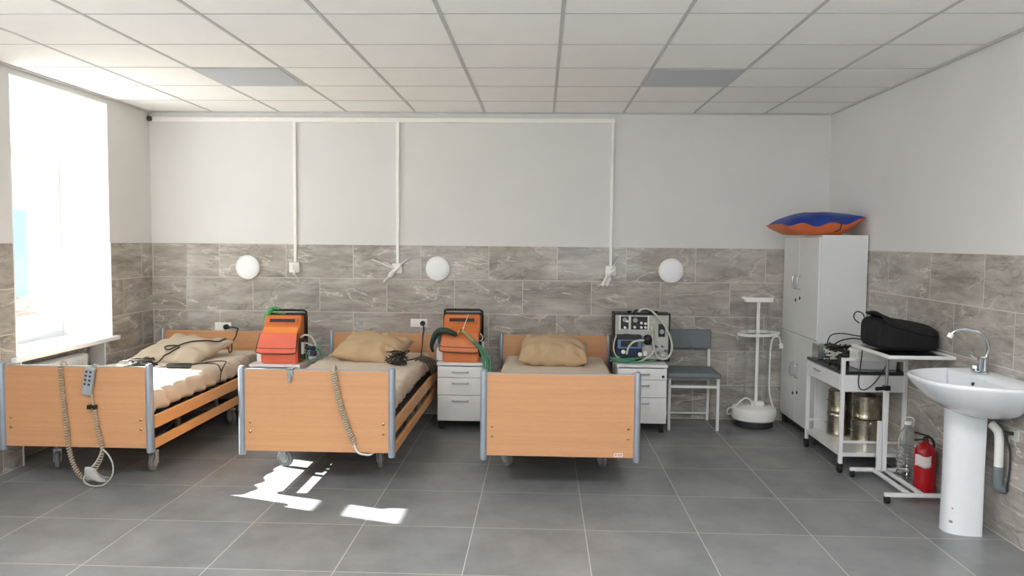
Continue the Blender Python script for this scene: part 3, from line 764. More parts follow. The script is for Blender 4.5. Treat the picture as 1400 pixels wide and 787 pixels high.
b = MB().tube([(-2.78, 5.74, 0.579), (-2.66, 5.80, 0.58), (-2.55, 5.96, 0.583), (-2.47, 5.99, 0.58), (-2.44, 5.90, 0.57), (-2.432, 5.82, 0.53), (-2.434, 5.80, 0.47), (-2.438, 5.80, 0.44)], 0.0045, n=8, smooth=8)
b.tube([(-2.75, 5.75, 0.579), (-2.64, 5.84, 0.582), (-2.52, 5.86, 0.583), (-2.455, 5.82, 0.575), (-2.43, 5.81, 0.53)], 0.004, n=8, smooth=8)
b.build('cord', 'cord', t)
def tangle(name, label, c, rx, ry, rz, n, m, seed, r=0.0045, adapter=None):
    t = thing(name, label, 'cable bundle', (c[0], c[1], c[2]))
    rd = random.Random(seed); b = MB()
    for k in range(n):
        pts = []; a0 = rd.uniform(0, 2*PI)
        for q in range(9):
            a = a0+q*2.1+rd.uniform(-.5, .5); rr = rd.uniform(0.35, 1)
            pts.append((c[0]+rx*rr*math.cos(a), c[1]+ry*rr*math.sin(a), c[2]+r+rz*rd.random()))
        b.tube(pts, r, n=6, smooth=6)
    b.build('cord', m, t)
    if adapter:
        Mx = Matrix.Translation(V(c)+V(adapter[:3])) @ Matrix.Rotation(adapter[3], 4, 'Z')
        MB().box(-0.05, 0.05, -0.025, 0.025, -0.015, 0.016, 0.007, M=Mx).build('power_adapter', 'black', t)
    return t
tangle('cable_bundle', 'tangle of black cables in front of the pale beige pillow', (-3.03, 5.76, 0.576), 0.14, 0.09, 0.05, 4, 'cord', 5)
tangle('cable_bundle', 'tangle of black cables with an adapter against the pillow on the middle bed', (-1.12, 6.02, 0.574), 0.10, 0.10, 0.10, 4, 'cord', 11, adapter=(0.03, -0.03, 0.018, 0.3))
t = cordset('power_cable', 'dark power cable hanging straight down behind the middle bed from its socket', 'power cable', (-1.04, YB-0.02, 0.45))
MB().cyl((-1.042, YB-0.008, 0.812), (-1.042, YB-0.045, 0.812), 0.022).build('plug', 'black', t)
MB().tube([(-1.042, YB-0.04, 0.812), (-1.03, YB-0.046, 0.78), (-1.03, YB-0.046, 0.745), (-1.026, 6.72, 0.71), (-1.025, 6.68, 0.62), (-1.02, 6.6, 0.585), (-1.0, 6.45, 0.58), (-1.02, 6.28, 0.58), (-1.06, 6.12, 0.59)], 0.0055, n=8, smooth=8).build('cord', 'cord', t)
# loops of cord that hang over the right rail of bed 2
t = cordset('cable_bundle', 'dark and brown cord loops over the mattress edge at the head of the middle bed', 'cable bundle', (-0.9, 6.25, 0.5))
b = MB()
for k in range(6):
    y = 6.16+k*0.035; x = -0.925+0.004*k
    b.tube([(-1.0, y-0.03, 0.585), (-0.955, y, 0.592), (x+0.03, y+0.01, 0.56), (x+0.05, y+0.02, 0.50), (x+0.045, y+0.03, 0.46), (x+0.05, y-0.02, 0.50), (x+0.02, y-0.03, 0.57), (-0.96, y-0.04, 0.59)], 0.005, n=6, smooth=6, mi=k % 2)
b.build('cord', ['cord', 'browncord'], t)

# ------------------------------------------------------------------ hand control of bed 1 and the spiral cable of bed 2
t = thing('bed_remote', 'grey bed remote on a beige spiral cable hung over a footboard', 'bed remote', (-2.78, 4.67, 0.02))
Mx = Matrix.Translation((-2.785, 4.672, 0.655)) @ Matrix.Rotation(-0.17, 4, 'Y').inverted()
body = MB().box(-0.032, 0.032, -0.016, 0.014, -0.088, 0.088, 0.010, 3, M=Mx).build('handset', 'handset', t)
for r_ in range(4):
    for s_ in (-1, 1):
        MB().box(s_*0.013-0.007, s_*0.013+0.007, -0.019, -0.015, 0.055-r_*0.026, 0.068-r_*0.026, 0.0015, M=Mx).build('button', 'bluebtn', body)
b = MB().box(-0.012, 0.012, 0.012, 0.04, 0.06, 0.085, 0.003, M=Mx).box(-0.012, 0.012, 0.0355, 0.06, 0.078, 0.10, 0.003, M=Mx)
b.build('hanging_clip', 'handset', t)
b = MB().tube([(-2.768, 4.672, 0.572), (-2.765, 4.672, 0.545), (-2.758, 4.672, 0.50)], 0.0055, smooth=5)
b.coil([(-2.758, 4.672, 0.50), (-2.745, 4.670, 0.42), (-2.725, 4.668, 0.32), (-2.705, 4.668, 0.235)], 0.0115, 0.0034, 0.0155)
b.coil([(-2.705, 4.668, 0.235), (-2.715, 4.665, 0.18), (-2.745, 4.66, 0.12), (-2.77, 4.66, 0.075), (-2.815, 4.66, 0.055), (-2.86, 4.66, 0.085), (-2.895, 4.662, 0.16), (-2.92, 4.667, 0.25), (-2.935, 4.670, 0.40), (-2.95, 4.672, 0.55), (-2.962, 4.674, 0.70), (-2.964, 4.678, 0.755)], 0.0125, 0.0036, 0.0165)
b.tube([(-2.964, 4.678, 0.755), (-2.962, 4.70, 0.768), (-2.96, 4.73, 0.755), (-2.955, 4.76, 0.70)], 0.0055, smooth=5)
b.build('spiral_cable', 'coil', t)
MB().box(-2.795, -2.742, 4.658, 4.69, 0.482, 0.508, 0.004).build('cable_strap', 'black', t)
b = MB().tube([(-2.70, 4.66, 0.235), (-2.735, 4.65, 0.16), (-2.79, 4.645, 0.09), (-2.81, 4.64, 0.04), (-2.765, 4.635, 0.013), (-2.69, 4.635, 0.016), (-2.635, 4.64, 0.07), (-2.628, 4.645, 0.14), (-2.66, 4.655, 0.20), (-2.695, 4.66, 0.232)], 0.0055, smooth=7)
b.build('loop_cable', 'loopgrey', t)
b = MB().surf(lambda u, v: V((-2.80+0.155*u, 4.655-0.012*math.sin(u*5+v*3)-0.02*v, 0.03+0.10*v*(1-0.75*u)+0.01*math.sin(u*7)+0.012*u)), 14, 8)
bmesh.ops.solidify(b.bm, geom=b.bm.faces[:], thickness=0.002)
b.build('plastic_bag', 'loopgrey', t, label='crumpled clear bag on the cable loop')

t = thing('spiral_cable', 'thick beige spiral cable hanging down the footboard with the metal hook', 'spiral cable', (-1.2, 4.67, 0.24))
b = MB().tube([(-1.262, 4.73, 0.72), (-1.262, 4.722, 0.752), (-1.262, 4.70, 0.768), (-1.262, 4.68, 0.757), (-1.258, 4.674, 0.73)], 0.011, smooth=5)
b.coil([(-1.259, 4.674, 0.745), (-1.245, 4.672, 0.65), (-1.215, 4.672, 0.52), (-1.175, 4.672, 0.40), (-1.135, 4.672, 0.30)], 0.0125, 0.0055, 0.0145)
b.build('coil', 'coil', t)
MB().tube([(-1.138, 4.674, 0.305), (-1.125, 4.674, 0.265), (-1.105, 4.676, 0.238), (-1.07, 4.682, 0.228), (-1.04, 4.70, 0.224), (-1.0, 4.76, 0.24)], 0.0065, smooth=6).build('cable_end', 'clearcoil', t)

# ------------------------------------------------------------------ bedside cabinets
def cabinet(x0, y0, ztop, label):
    w, d = 0.405, 0.45; x1, y1 = x0+w, y0+d; zb = ztop-0.475
    t = thing('bedside_cabinet', label, 'bedside cabinet', ((x0+x1)/2, y0+d/2, 0), 'white drawer cabinets between the beds')
    b = MB().box(x0+0.004, x0+0.02, y0+0.02, y1, zb-0.005, ztop-0.024, 0.001).box(x1-0.02, x1-0.004, y0+0.02, y1, zb-0.005, ztop-0.024, 0.001)
    b.box(x0+0.02, x1-0.02, y1-0.014, y1-0.002, zb, ztop-0.024).box(x0+0.02, x1-0.02, y0+0.02, y1-0.014, zb, zb+0.016)
    b.build('body', 'white', t)
    MB().box(x0-0.003, x1+0.003, y0-0.002, y1+0.003, ztop-0.022, ztop, 0.004).build('top', 'white', t)
    zs = [(ztop-0.118, ztop-0.03), (ztop-0.262, ztop-0.122), (zb, ztop-0.266)]
    for k, (a, c) in enumerate(zs):
        dr = MB().box(x0+0.005, x1-0.005, y0, y0+0.018, a, c, 0.003).box(x0+0.03, x1-0.03, y0+0.018, y0+0.4, a+0.012, min(c-0.012, ztop-0.04)).build('drawer', 'white', t)
        xm = (x0+x1)/2-0.01; zz = c-0.042
        h = MB().tube([(xm-0.062, y0+0.001, zz), (xm-0.062, y0-0.02, zz), (xm-0.056, y0-0.025, zz), (xm+0.056, y0-0.025, zz), (xm+0.062, y0-0.02, zz), (xm+0.062, y0+0.001, zz)], 0.0055, n=8)
        h.build('handle', 'silver', dr)
        if k == 0:
            MB().cyl((x1-0.035, y0+0.002, a+0.025), (x1-0.035, y0-0.006, a+0.025), 0.011).build('lock', 'black', dr)
    for xx in (x0+0.035, x1-0.035):
        for yy in (y0+0.045, y1-0.045):
            b = MB().cyl((xx-0.016, yy, 0.027), (xx-0.003, yy, 0.027), 0.027).cyl((xx+0.003, yy, 0.027), (xx+0.016, yy, 0.027), 0.027)
            b.box(xx-0.018, xx+0.018, yy-0.012, yy+0.012, 0.03, zb, 0.004)
            b.build('caster', 'black', t)
    return t
cabinet(-2.312, 6.07, 0.548, 'white bedside cabinet under the coral and orange ventilator')
cabinet(-0.840, 6.26, 0.553, 'white three-drawer bedside cabinet under the all orange ventilator')
cabinet(0.615, 6.26, 0.560, 'white drawer cabinet under the open instrument case beside the chair')

# ------------------------------------------------------------------ ventilators in orange cases
def ventilator(x, y, z, label, coral):
    t = thing('ventilator', label, 'ventilator', (x, y+0.12, z), 'portable ventilators in orange cases')
    main = 'orange'; pouch = 'coral' if coral else 'orange'; flapm = 'coral' if coral else 'orange'
    # black carrying frame behind
    b = MB().tube([(x-0.158, y+0.215, z+0.008), (x-0.158, y+0.215, z+0.36), (x-0.155, y+0.213, z+0.405), (x-0.135, y+0.212, z+0.412), (x+0.135, y+0.212, z+0.412), (x+0.158, y+0.213, z+0.40), (x+0.162, y+0.215, z+0.36), (x+0.162, y+0.215, z+0.008)], 0.010, n=10)
    b.box(x-0.15, x+0.15, y+0.205, y+0.225, z+0.004, z+0.39, 0.004)
    b.build('carrying_frame', 'black', t)
    # upper case, slanting back, with hand slot
    pr = [(y+0.03, z), (y+0.20, z), (y+0.20, z+0.375), (y+0.125, z+0.375), (y+0.085, z+0.29), (y+0.03, z+0.245)]
    case = MB().prism(pr, 'x', x-0.148, x+0.148, 0.006).build('case', main, t)
    # slot: frame strips around a dark opening on the slanted top face
    d = V((0, y+0.085-(y+0.125), z+0.29-(z+0.375))).normalized(); nrm = V((0, -d.z*-1, 0)); 
    p = V((x, y+0.106, z+0.333)); ang = math.atan2(0.04, 0.085)
    Mx = Matrix.Translation(p) @ Matrix.Rotation(-ang, 4, 'X')
    MB().box(-0.105, 0.105, -0.006, 0.004, -0.016, 0.016, 0.003, M=Mx).build('handle_slot', 'rubber', case)
    b = MB().box(-0.11, 0.11, -0.012, 0.0, 0.015, 0.024, 0.003, M=Mx).box(-0.11, 0.11, -0.012, 0.0, -0.026, -0.015, 0.003, M=Mx)
    b.box(-0.125, -0.104, -0.012, 0.0, -0.024, 0.024, 0.003, M=Mx).box(0.104, 0.125, -0.012, 0.0, -0.024, 0.024, 0.003, M=Mx)
    b.build('grip_frame', main, case)
    # clear strip under the handle
    # upper strip of the flap then the flap slanting outwards over the pouch
    b = MB().prism([(y+0.078, z+0.288), (y+0.02, z+0.243), (y+0.02, z+0.235), (y+0.085, z+0.28)], 'x', x-0.140, x+0.140, 0.002)
    b.build('flap_strip', 'orange2' if coral else 'orange', t)
    def fl(u, v):
        # u across, v down; rounded lower corners
        hw = 0.150+0.012*v; cx = 2*u-1
        zz = z+0.243-0.158*v; yy = y+0.018-0.045*v-0.008*math.sin(v*PI)
        return V((x-0.012*v+cx*hw, yy, zz-(0.006*cx if not coral else 0.0)*v-0.010*v*(1-cx**8)+0.010*v))
    b = MB().surf(fl, 24, 14); bmesh.ops.solidify(b.bm, geom=b.bm.faces[:], thickness=0.006)
    flap = b.build('flap', flapm, t)
    edge = [fl(0, v/10)+V((0, -0.003, 0)) for v in range(0, 10)]+[fl(0.01, 0.985)+V((0, -0.003, 0))]+[fl(u/10, 1)+V((0, -0.003, 0)) for u in range(1, 10)]+[fl(0.99, 0.985)+V((0, -0.003, 0))]+[fl(1, 1-v/10)+V((0, -0.003, 0)) for v in range(1, 11)]
    MB().tube(edge, 0.0045, n=6).build('piping', 'rubber', flap)
    MB().tube([fl(u/12, 0.74)+V((0, -0.004, 0)) for u in range(0, 13)], 0.0035, n=6).build('seam', 'rubber', flap)
    # pouch body
    b = MB().prism([(y-0.005, z), (y+0.06, z), (y+0.06, z+0.24), (y+0.02, z+0.24), (y+0.0, z+0.10)], 'x', x-0.142, x+0.148, 0.012, seg=3)
    b.build('pouch', pouch, t)
    # white bottle at the left
    b = MB().lathe([(0, 0), (0.028, 0), (0.033, 0.01), (0.034, 0.07), (0.026, 0.10), (0.012, 0.115), (0.012, 0.13), (0, 0.13)], (x-0.178, y+0.10, z+0.003))
    b.build('bottle', 'plastic', t)
    # connector block at right
    b = MB().box(x+0.150, x+0.185, y+0.05, y+0.16, z+0.04, z+0.19, 0.005, mi=0).box(x+0.168, x+0.19, y+0.042, y+0.10, z+0.075, z+0.17, 0.004, mi=1)
    b.build('connector_block', ['rubber', 'greypanel'], t)
    return t
v1 = ventilator(-2.085, 6.10, 0.548, 'portable ventilator in a coral and orange case with a bright green strap on top', True)
x, y, z = -2.085, 6.10, 0.548
b = MB().tube([(x+0.15, y+0.09, z+0.205), (x+0.19, y+0.08, z+0.225), (x+0.24, y+0.08, z+0.21), (x+0.27, y+0.08, z+0.165), (x+0.275, y+0.08, z+0.14)], 0.0075, smooth=7)
b.tube([(x+0.15, y+0.10, z+0.16), (x+0.22, y+0.10, z+0.15), (x+0.26, y+0.09, z+0.12)], 0.006, smooth=6)
b.build('hose', 'hose', v1)
b = MB().tube([(x+0.19, y+0.10, z+0.10), (x+0.25, y+0.10, z+0.12), (x+0.30, y+0.10, z+0.10), (x+0.305, y+0.10, z+0.05), (x+0.25, y+0.09, z+0.012), (x+0.20, y+0.08, z+0.04), (x+0.22, y+0.07, z+0.09), (x+0.28, y+0.07, z+0.11), (x+0.32, y+0.09, z+0.17)], 0.008, smooth=7)
b.build('hose', 'green', v1, label='green hose')
b = MB().cyl((x+0.20, y+0.06, z+0.13), (x+0.255, y+0.06, z+0.12), 0.016).ball((x+0.262, y+0.06, z+0.12), 0.02).box(x+0.24, x+0.285, y+0.04, y+0.08, z+0.06, z+0.10, 0.006)
b.build('connector', 'navy', v1)
b = MB().tube([(x-0.14, y+0.16, z+0.31), (x-0.15, y+0.15, z+0.345), (x-0.13, y+0.15, z+0.395), (x-0.10, y+0.15, z+0.425)], lambda u: 0.010+0.012*math.sin(u*PI*0.9), smooth=6)
for k in range(3): b.tube([(x-0.12, y+0.15, z+0.40), (x-0.12+0.02*k, y+0.145, z+0.43+0.005*k), (x-0.09+0.025*k, y+0.14, z+0.425)], 0.008, smooth=5)
b.tube([(x-0.10, y+0.15, z+0.40), (x-0.03, y+0.145, z+0.392), (x+0.01, y+0.14, z+0.39)], 0.006, smooth=5)
b.build('rubber_strap', 'greenglove', v1, label='crumpled bright green strap')

v2 = ventilator(-0.652, 6.29, 0.553, 'portable ventilator in an all orange case with a dark green breathing bag', False)
x, y, z = -0.652, 6.29, 0.553
b = MB().tube([(x-0.02, y-0.03, z+0.225), (x-0.06, y-0.05, z+0.245), (x-0.12, y-0.04, z+0.262), (x-0.18, y-0.03, z+0.25), (x-0.215, y-0.02, z+0.20), (x-0.235, y-0.01, z+0.13), (x-0.225, y+0.0, z+0.085)], lambda u: 0.012+0.016*math.sin(min(1, u*1.05+0.05)*PI), n=12, smooth=8)
b.build('breathing_bag', 'darkgreen', v2)
b = MB().cyl((x-0.028, y-0.035, z+0.22), (x+0.005, y-0.04, z+0.275), 0.014, mi=0).cyl((x-0.01, y-0.04, z+0.262), (x+0.028, y-0.035, z+0.25), 0.012, mi=0).ball((x-0.028, y-0.038, z+0.222), 0.011, mi=1)
b.tube([(x+0.02, y-0.02, z+0.27), (x+0.035, y+0.02, z+0.32), (x+0.055, y+0.10, z+0.385)], 0.0035, mi=1, smooth=5)
b.build('connector', ['brass', 'plastic'], v2)
b = MB().tube([(x+0.02, y-0.04, z+0.265), (x+0.07, y-0.045, z+0.22), (x+0.12, y-0.045, z+0.175)], 0.0125, smooth=6, mi=0)
b.tube([(x+0.12, y-0.045, z+0.175), (x+0.17, y-0.04, z+0.13), (x+0.205, y-0.04, z+0.07), (x+0.225, y-0.045, z+0.0), (x+0.225, y-0.045, z-0.06)], 0.012, smooth=7, mi=1)
b.tube([(x+0.12, y-0.045, z+0.172), (x+0.185, y-0.045, z+0.115), (x+0.235, y-0.045, z+0.05), (x+0.250, y-0.05, z-0.02), (x+0.252, y-0.05, z-0.07)], 0.011, smooth=7, mi=1)
b.tube([(x+0.10, y-0.05, z+0.18), (x+0.155, y-0.055, z+0.13), (x+0.185, y-0.055, z+0.06), (x+0.195, y-0.055, z-0.01), (x+0.19, y-0.055, z-0.055)], 0.010, smooth=7, mi=1)
b.build('hose', ['palegreen', 'green'], v2, label='green hoses drooping over the cabinet edge')
b = MB().tube([(x+0.152+0.026*math.cos(a), y+0.02, z+0.205+0.03*math.sin(a)) for a in [k*PI/8 for k in range(16)]], 0.0045, closed=True)
b.build('hose_ring', 'hose', v2)

# ------------------------------------------------------------------ open instrument case
def ex(px): return 0.598+(px-75)*0.000765
def ez(py): return 0.955-(py-155)*0.000772
zb = 0.560
t = thing('anaesthesia_unit', 'open portable anaesthesia unit with gauges and hoses in a black-edged case', 'medical device', (0.83, 6.53, zb))
X0, X1 = 0.600, 1.068
case = MB().box(X0+0.006, X1-0.006, 6.47, 6.62, zb, 0.95, 0.006).build('case', 'greypanel', t)
b = MB()
for q in ((X0, X0+0.014, zb, 0.958), (X1-0.014, X1, zb, 0.958)): b.box(q[0], q[1], 6.455, 6.63, q[2], q[3], 0.004)
b.box(X0, X1, 6.455, 6.63, 0.944, 0.958, 0.004).box(X0, X1, 6.455, 6.63, zb+0.0, zb+0.016, 0.004)
b.build('case_edge', 'black', case)
b = MB().tube([(ex(300), 6.5, 0.956), (ex(310), 6.5, 0.975), (ex(335), 6.5, 0.978), (ex(450), 6.5, 0.978), (ex(470), 6.5, 0.975), (ex(480), 6.5, 0.956)], 0.008)
b.build('carry_handle', 'black', case)
b = MB()
for px in (250, 530): b.cyl((ex(px), 6.50, 0.957), (ex(px), 6.50, 0.975), 0.010, r2=0.022)
b.build('foot', 'black', case)
for a, c, d, e in ((155, 238, 190, 322), (268, 442, 190, 326), (562, 632, 265, 402)):
    MB().box(ex(a), ex(c), 6.462, 6.474, ez(e), ez(d), 0.003).build('gauge_panel', 'screenp', case)
for px in (146, 253, 451): MB().box(ex(px)-0.006, ex(px)+0.006, 6.46, 6.473, ez(335), ez(175), 0.002).build('panel_strip', 'plastic', case)
for px, py in ((305, 302), (375, 255), (375, 302), (420, 302), (420, 260), (200, 305), (222, 240)):
    MB().cyl((ex(px), 6.463, ez(py)), (ex(px), 6.447, ez(py)), 0.0105, n=14).build('knob', 'plastic', case)
for px, py in ((310, 225), (198, 225), (598, 345)):
    R = Matrix.Translation((ex(px), 6.462, ez(py))) @ Matrix.Rotation(PI/2, 4, 'X')
    MB().lathe([(0, 0), (0.018, 0), (0.02, 0.003), (0.018, 0.006), (0, 0.005)], n=20, M=R).build('gauge', 'greymetal', case)
b = MB()
for px, py, r in ((480, 235, .010), (505, 240, .013), (485, 300, .014), (515, 320, .011), (500, 380, .012)):
    b.cyl((ex(px), 6.472, ez(py)), (ex(px), 6.435, ez(py)), r, n=14)
b.cyl((ex(490), 6.45, ez(400)), (ex(490), 6.45, ez(220)), 0.008, n=12)
b.build('valve_block', 'hose', case)
b = MB()
rd = random.Random(3)
for k in range(7):
    px, py = rd.uniform(525, 640), rd.uniform(500, 610)
    b.cyl((ex(px), 6.472, ez(py)), (ex(px)+rd.uniform(-.02, .02), 6.435, ez(py)+rd.uniform(-.01, .01)), rd.uniform(.007, .013), n=12)
b.box(ex(525), ex(640), 6.455, 6.472, ez(560), ez(545), 0.003)
b.build('gas_fittings', 'greymetal', case)
# navy pouch with window, ball valve
po = MB().box(ex(95), ex(378), 6.395, 6.462, zb+0.02, ez(375), 0.02, 3).build('pouch', 'navy', t)
MB().prism([(ex(105), ez(430)), (ex(110), ez(378)), (ex(200), ez(362)), (ex(330), ez(372)), (ex(370), ez(430))], 'y', 6.385, 6.40, 0.004).build('pouch_flap', 'rubber', po)
MB().box(ex(118), ex(368), 6.388, 6.397, ez(520), ez(412), 0.004).build('window', 'bluewin', po, label='clear blue-grey pouch window')
MB().box(ex(150), ex(330), 6.384, 6.389, ez(500), ez(435), 0.004).build('card', 'screenp', po)
MB().ball((ex(440), 6.42, ez(428)), 0.040, 0.034, 0.043).build('rubber_bulb', 'black', t)
b = MB()
for px, py, r in ((178, 555, .017), (355, 580, .017)):
    R = Matrix.Translation((ex(px), 6.392, ez(py))) @ Matrix.Rotation(PI/2, 4, 'X')
    b.lathe([(0, 0), (r, 0), (r, 0.014), (r*.6, 0.018), (0, 0.018)], n=18, M=R)
b.box(ex(395), ex(432), 6.40, 6.415, ez(600), ez(545), 0.003)
b.build('cap', 'plastic', t)
def hz(l, r, yy, name, m, k=8, lab=None):
    MB().tube([(ex(a), yy+(c[0] if c else 0), ez(bb)) for a, bb, *c in l], r, n=10, smooth=k).build(name, m, t, label=lab)
hz([(330, 130), (370, 103), (420, 97), (470, 115), (520, 160), (590, 240), (650, 330), (690, 430), (700, 520), (670, 600), (610, 632), (550, 610), (515, 540), (497, 460), (488, 390), (488, 340)], 0.0085, 6.412, 'hose', 'hose')
hz([(398, 428), (330, 432), (270, 455), (228, 510), (212, 580)], 0.0085, 6.378, 'hose', 'hose')
hz([(100, 375), (80, 440), (72, 510), (85, 570), (115, 610), (135, 625)], 0.006, 6.375, 'hose', 'hose')
hz([(510, 520), (470, 580), (400, 628), (330, 655), (280, 655)], 0.0075, 6.365, 'hose', 'hose')
b = MB()
for k in range(4):
    cx, cz = ex(150+k*25), zb+0.012+0.009*k
    b.tube([(cx+(0.085+0.01*k)*math.cos(a), 6.37+0.035*math.sin(a), cz+0.006*math.sin(2*a+k)) for a in [q*PI/10 for q in range(20)]], 0.0065, closed=True, n=8)
b.tube([(ex(40), 6.36, zb+0.05), (ex(60), 6.345, zb+0.03), (ex(200), 6.33, zb+0.014), (ex(380), 6.33, zb+0.014), (ex(520), 6.34, zb+0.03)], 0.0065, smooth=6)
b.build('hose', 'green', t, label='coiled green hose at the foot of the case')

# ------------------------------------------------------------------ chair
t = thing('chair', 'white-framed chair with blue-grey seat and back against the tiled wall', 'chair', (1.26, 6.58, 0))
def seat_fn(sg):
    return None
b = MB().box(1.035, 1.475, 6.355, 6.765, 0.437, 0.482, 0.020, 4)
b.build('seat', 'chairfab', t)
b = MB().box(1.055, 1.470, 6.762, 6.798, 0.628, 0.797, 0.014, 4)
b.build('backrest', 'chairfab', t)
for xx in (1.062, 1.458):
    MB().box(xx-0.011, xx+0.011, 6.395, 6.417, 0.0, 0.437, 0.003).build('leg', 'whitemetal', t)
    M = Matrix.Identity(4)
    b = MB().prism([(6.795, 0.0), (6.817, 0.0), (6.795, 0.45), (6.822, 0.70), (6.800, 0.70), (6.773, 0.45)], 'x', xx-0.011, xx+0.011, 0.002)
    b.build('leg', 'whitemetal', t)
for q in ((1.062, 1.458, 6.399, 6.415, 0.352, 0.374), (1.062, 1.458, 6.776, 6.792, 0.352, 0.374), (1.053, 1.071, 6.41, 6.79, 0.413, 0.436), (1.449, 1.467, 6.41, 6.79, 0.413, 0.436), (1.062, 1.458, 6.80, 6.812, 0.05, 0.066)):
    MB().box(*q, 0.003).build('stretcher', 'whitemetal', t)

# ------------------------------------------------------------------ germicidal lamp on round base
cx, cy = 1.812, 6.625
t = thing('germicidal_lamp', 'white floor-standing germicidal lamp with a round base and a ring round its pole', 'germicidal lamp', (cx, cy, 0))
base = MB().lathe([(0, 0), (0.165, 0), (0.18, 0.012), (0.183, 0.03), (0.183, 0.088), (0.178, 0.105), (0.155, 0.118), (0, 0.122)], (cx, cy, 0.055), n=48).build('base', 'plastic', t)
b = MB().lathe([(0, 0), (0.155, 0), (0.155, 0.05), (0, 0.05)], (cx, cy, 0.008), n=36)
b.build('skirt', 'rubber', base)
for a in (0.6, 2.5, 3.8, 5.4): MB().cyl((cx+0.12*math.cos(a), cy+0.12*math.sin(a), 0), (cx+0.12*math.cos(a), cy+0.12*math.sin(a), 0.03), 0.02).build('foot', 'rubber', base)
MB().box(cx-0.035, cx+0.075, cy-0.04, cy+0.04, 0.172, 0.212, 0.006).build('pole_socket', 'plastic', base)
MB().cyl((cx+0.015, cy, 0.2), (cx+0.015, cy, 1.06), 0.0135).build('pole', 'plastic', t)
b = MB().box(cx-0.10, cx+0.13, cy-0.03, cy+0.03, 1.05, 1.09, 0.006).box(cx-0.125, cx-0.09, cy-0.02, cy+0.02, 1.078, 1.094, 0.004)
for s_ in (-0.07, 0.10): b.cyl((cx+s_, cy-0.02, 1.065), (cx+s_, cy-0.042, 1.065), 0.012)
b.build('top_bracket', 'plastic', t)
for s_ in (-0.075, 0.105): MB().cyl((cx+s_, cy, 0.17), (cx+s_, cy, 1.052), 0.013, n=16).build('lamp_tube', 'pet', t)
ring = MB()
for zz, rr in ((0.79, 0.17), (0.778, 0.165)):
    ring.tube([(cx+0.02+rr*math.cos(a), cy+0.0+rr*0.9*math.sin(a), zz+0.006*math.cos(a)) for a in [k*PI/20 for k in range(40)]], 0.006, closed=True)
ring.tube([(cx+0.02, cy-0.012, 0.785), (cx+0.03, cy-0.155, 0.782)], 0.004).tube([(cx+0.02, cy+0.012, 0.785), (cx+0.03, cy+0.155, 0.782)], 0.004)
ring.build('guard_ring', 'plastic', t)
b = MB().tube([(cx+0.19, cy-0.06, 0.70), (cx+0.175, cy-0.08, 0.755), (cx+0.14, cy-0.12, 0.775), (cx+0.10, cy-0.14, 0.76), (cx+0.085, cy-0.14, 0.68), (cx+0.085, cy-0.13, 0.50), (cx+0.09, cy-0.12, 0.33), (cx+0.12, cy-0.09, 0.22), (cx+0.145, cy-0.06, 0.175)], 0.0065, smooth=8)
b.tube([(cx-0.02, cy-0.06, 0.178), (cx-0.04, cy-0.09, 0.22), (cx-0.09, cy-0.10, 0.255), (cx-0.14, cy-0.09, 0.225), (cx-0.165, cy-0.05, 0.172)], 0.006, smooth=8)
b.tube([(cx-0.165, cy-0.05, 0.165), (cx-0.215, cy-0.02, 0.15), (cx-0.225, cy-0.0, 0.11), (cx-0.205, cy+0.02, 0.09), (cx-0.185, cy+0.02, 0.10)], 0.006, smooth=8)
b.build('cord', 'plastic', t)
MB().cyl((cx+0.19, cy-0.06, 0.71), (cx+0.198, cy-0.06, 0.672), 0.016).build('plug', 'plastic', t)

# ------------------------------------------------------------------ locker and inflatable cushion
t = thing('medical_cabinet', 'tall glossy white four-door cabinet in the corner under the inflatable cushion', 'cabinet', (2.27, 6.39, 0))
lx0, lx1, ly0, ly1, lz0, lz1 = 2.088, 2.450, 5.972, 6.825, 0.075, 1.612
b = MB().box(lx0+0.018, lx1, ly0, ly1, lz0, lz1, 0.003)
b.build('body', 'locker', t)
b = MB()
for xx in (lx0+0.04, lx1-0.05):
    for yy in (ly0+0.04, ly1-0.04): b.box(xx-0.02, xx+0.02, yy-0.02, yy+0.02, 0, lz0+0.004)
b.box(lx0+0.05, lx1-0.01, ly0+0.03, ly1-0.03, 0.02, lz0+0.002)
b.build('plinth', 'rubber', t)
for (z0, z1, hz0, lk) in ((0.815, 1.595, 1.175, 1.105), (lz0+0.01, 0.807, 0.455, 0.335)):
    for k, (y0, y1) in enumerate(((ly0+0.003, 6.428), (6.432, ly1-0.003))):
        d = MB().box(lx0, lx0+0.017, y0, y1, z0, z1, 0.003).build('door', 'locker', t)
        yy = 6.428-0.05 if k == 0 else 6.432+0.06
        MB().tube([(lx0+0.002, yy, hz0), (lx0-0.022, yy, hz0+0.006), (lx0-0.026, yy, hz0+0.02), (lx0-0.026, yy, hz0+0.09), (lx0-0.022, yy, hz0+0.104), (lx0+0.002, yy, hz0+0.11)], 0.0055, n=8).build('handle', 'chrome', d)
        MB().cyl((lx0+0.001, yy-(0.0 if k == 0 else 0.012), lk-0.022*k), (lx0-0.006, yy-(0.0 if k == 0 else 0.012), lk-0.022*k), 0.013).build('lock', 'black', d)

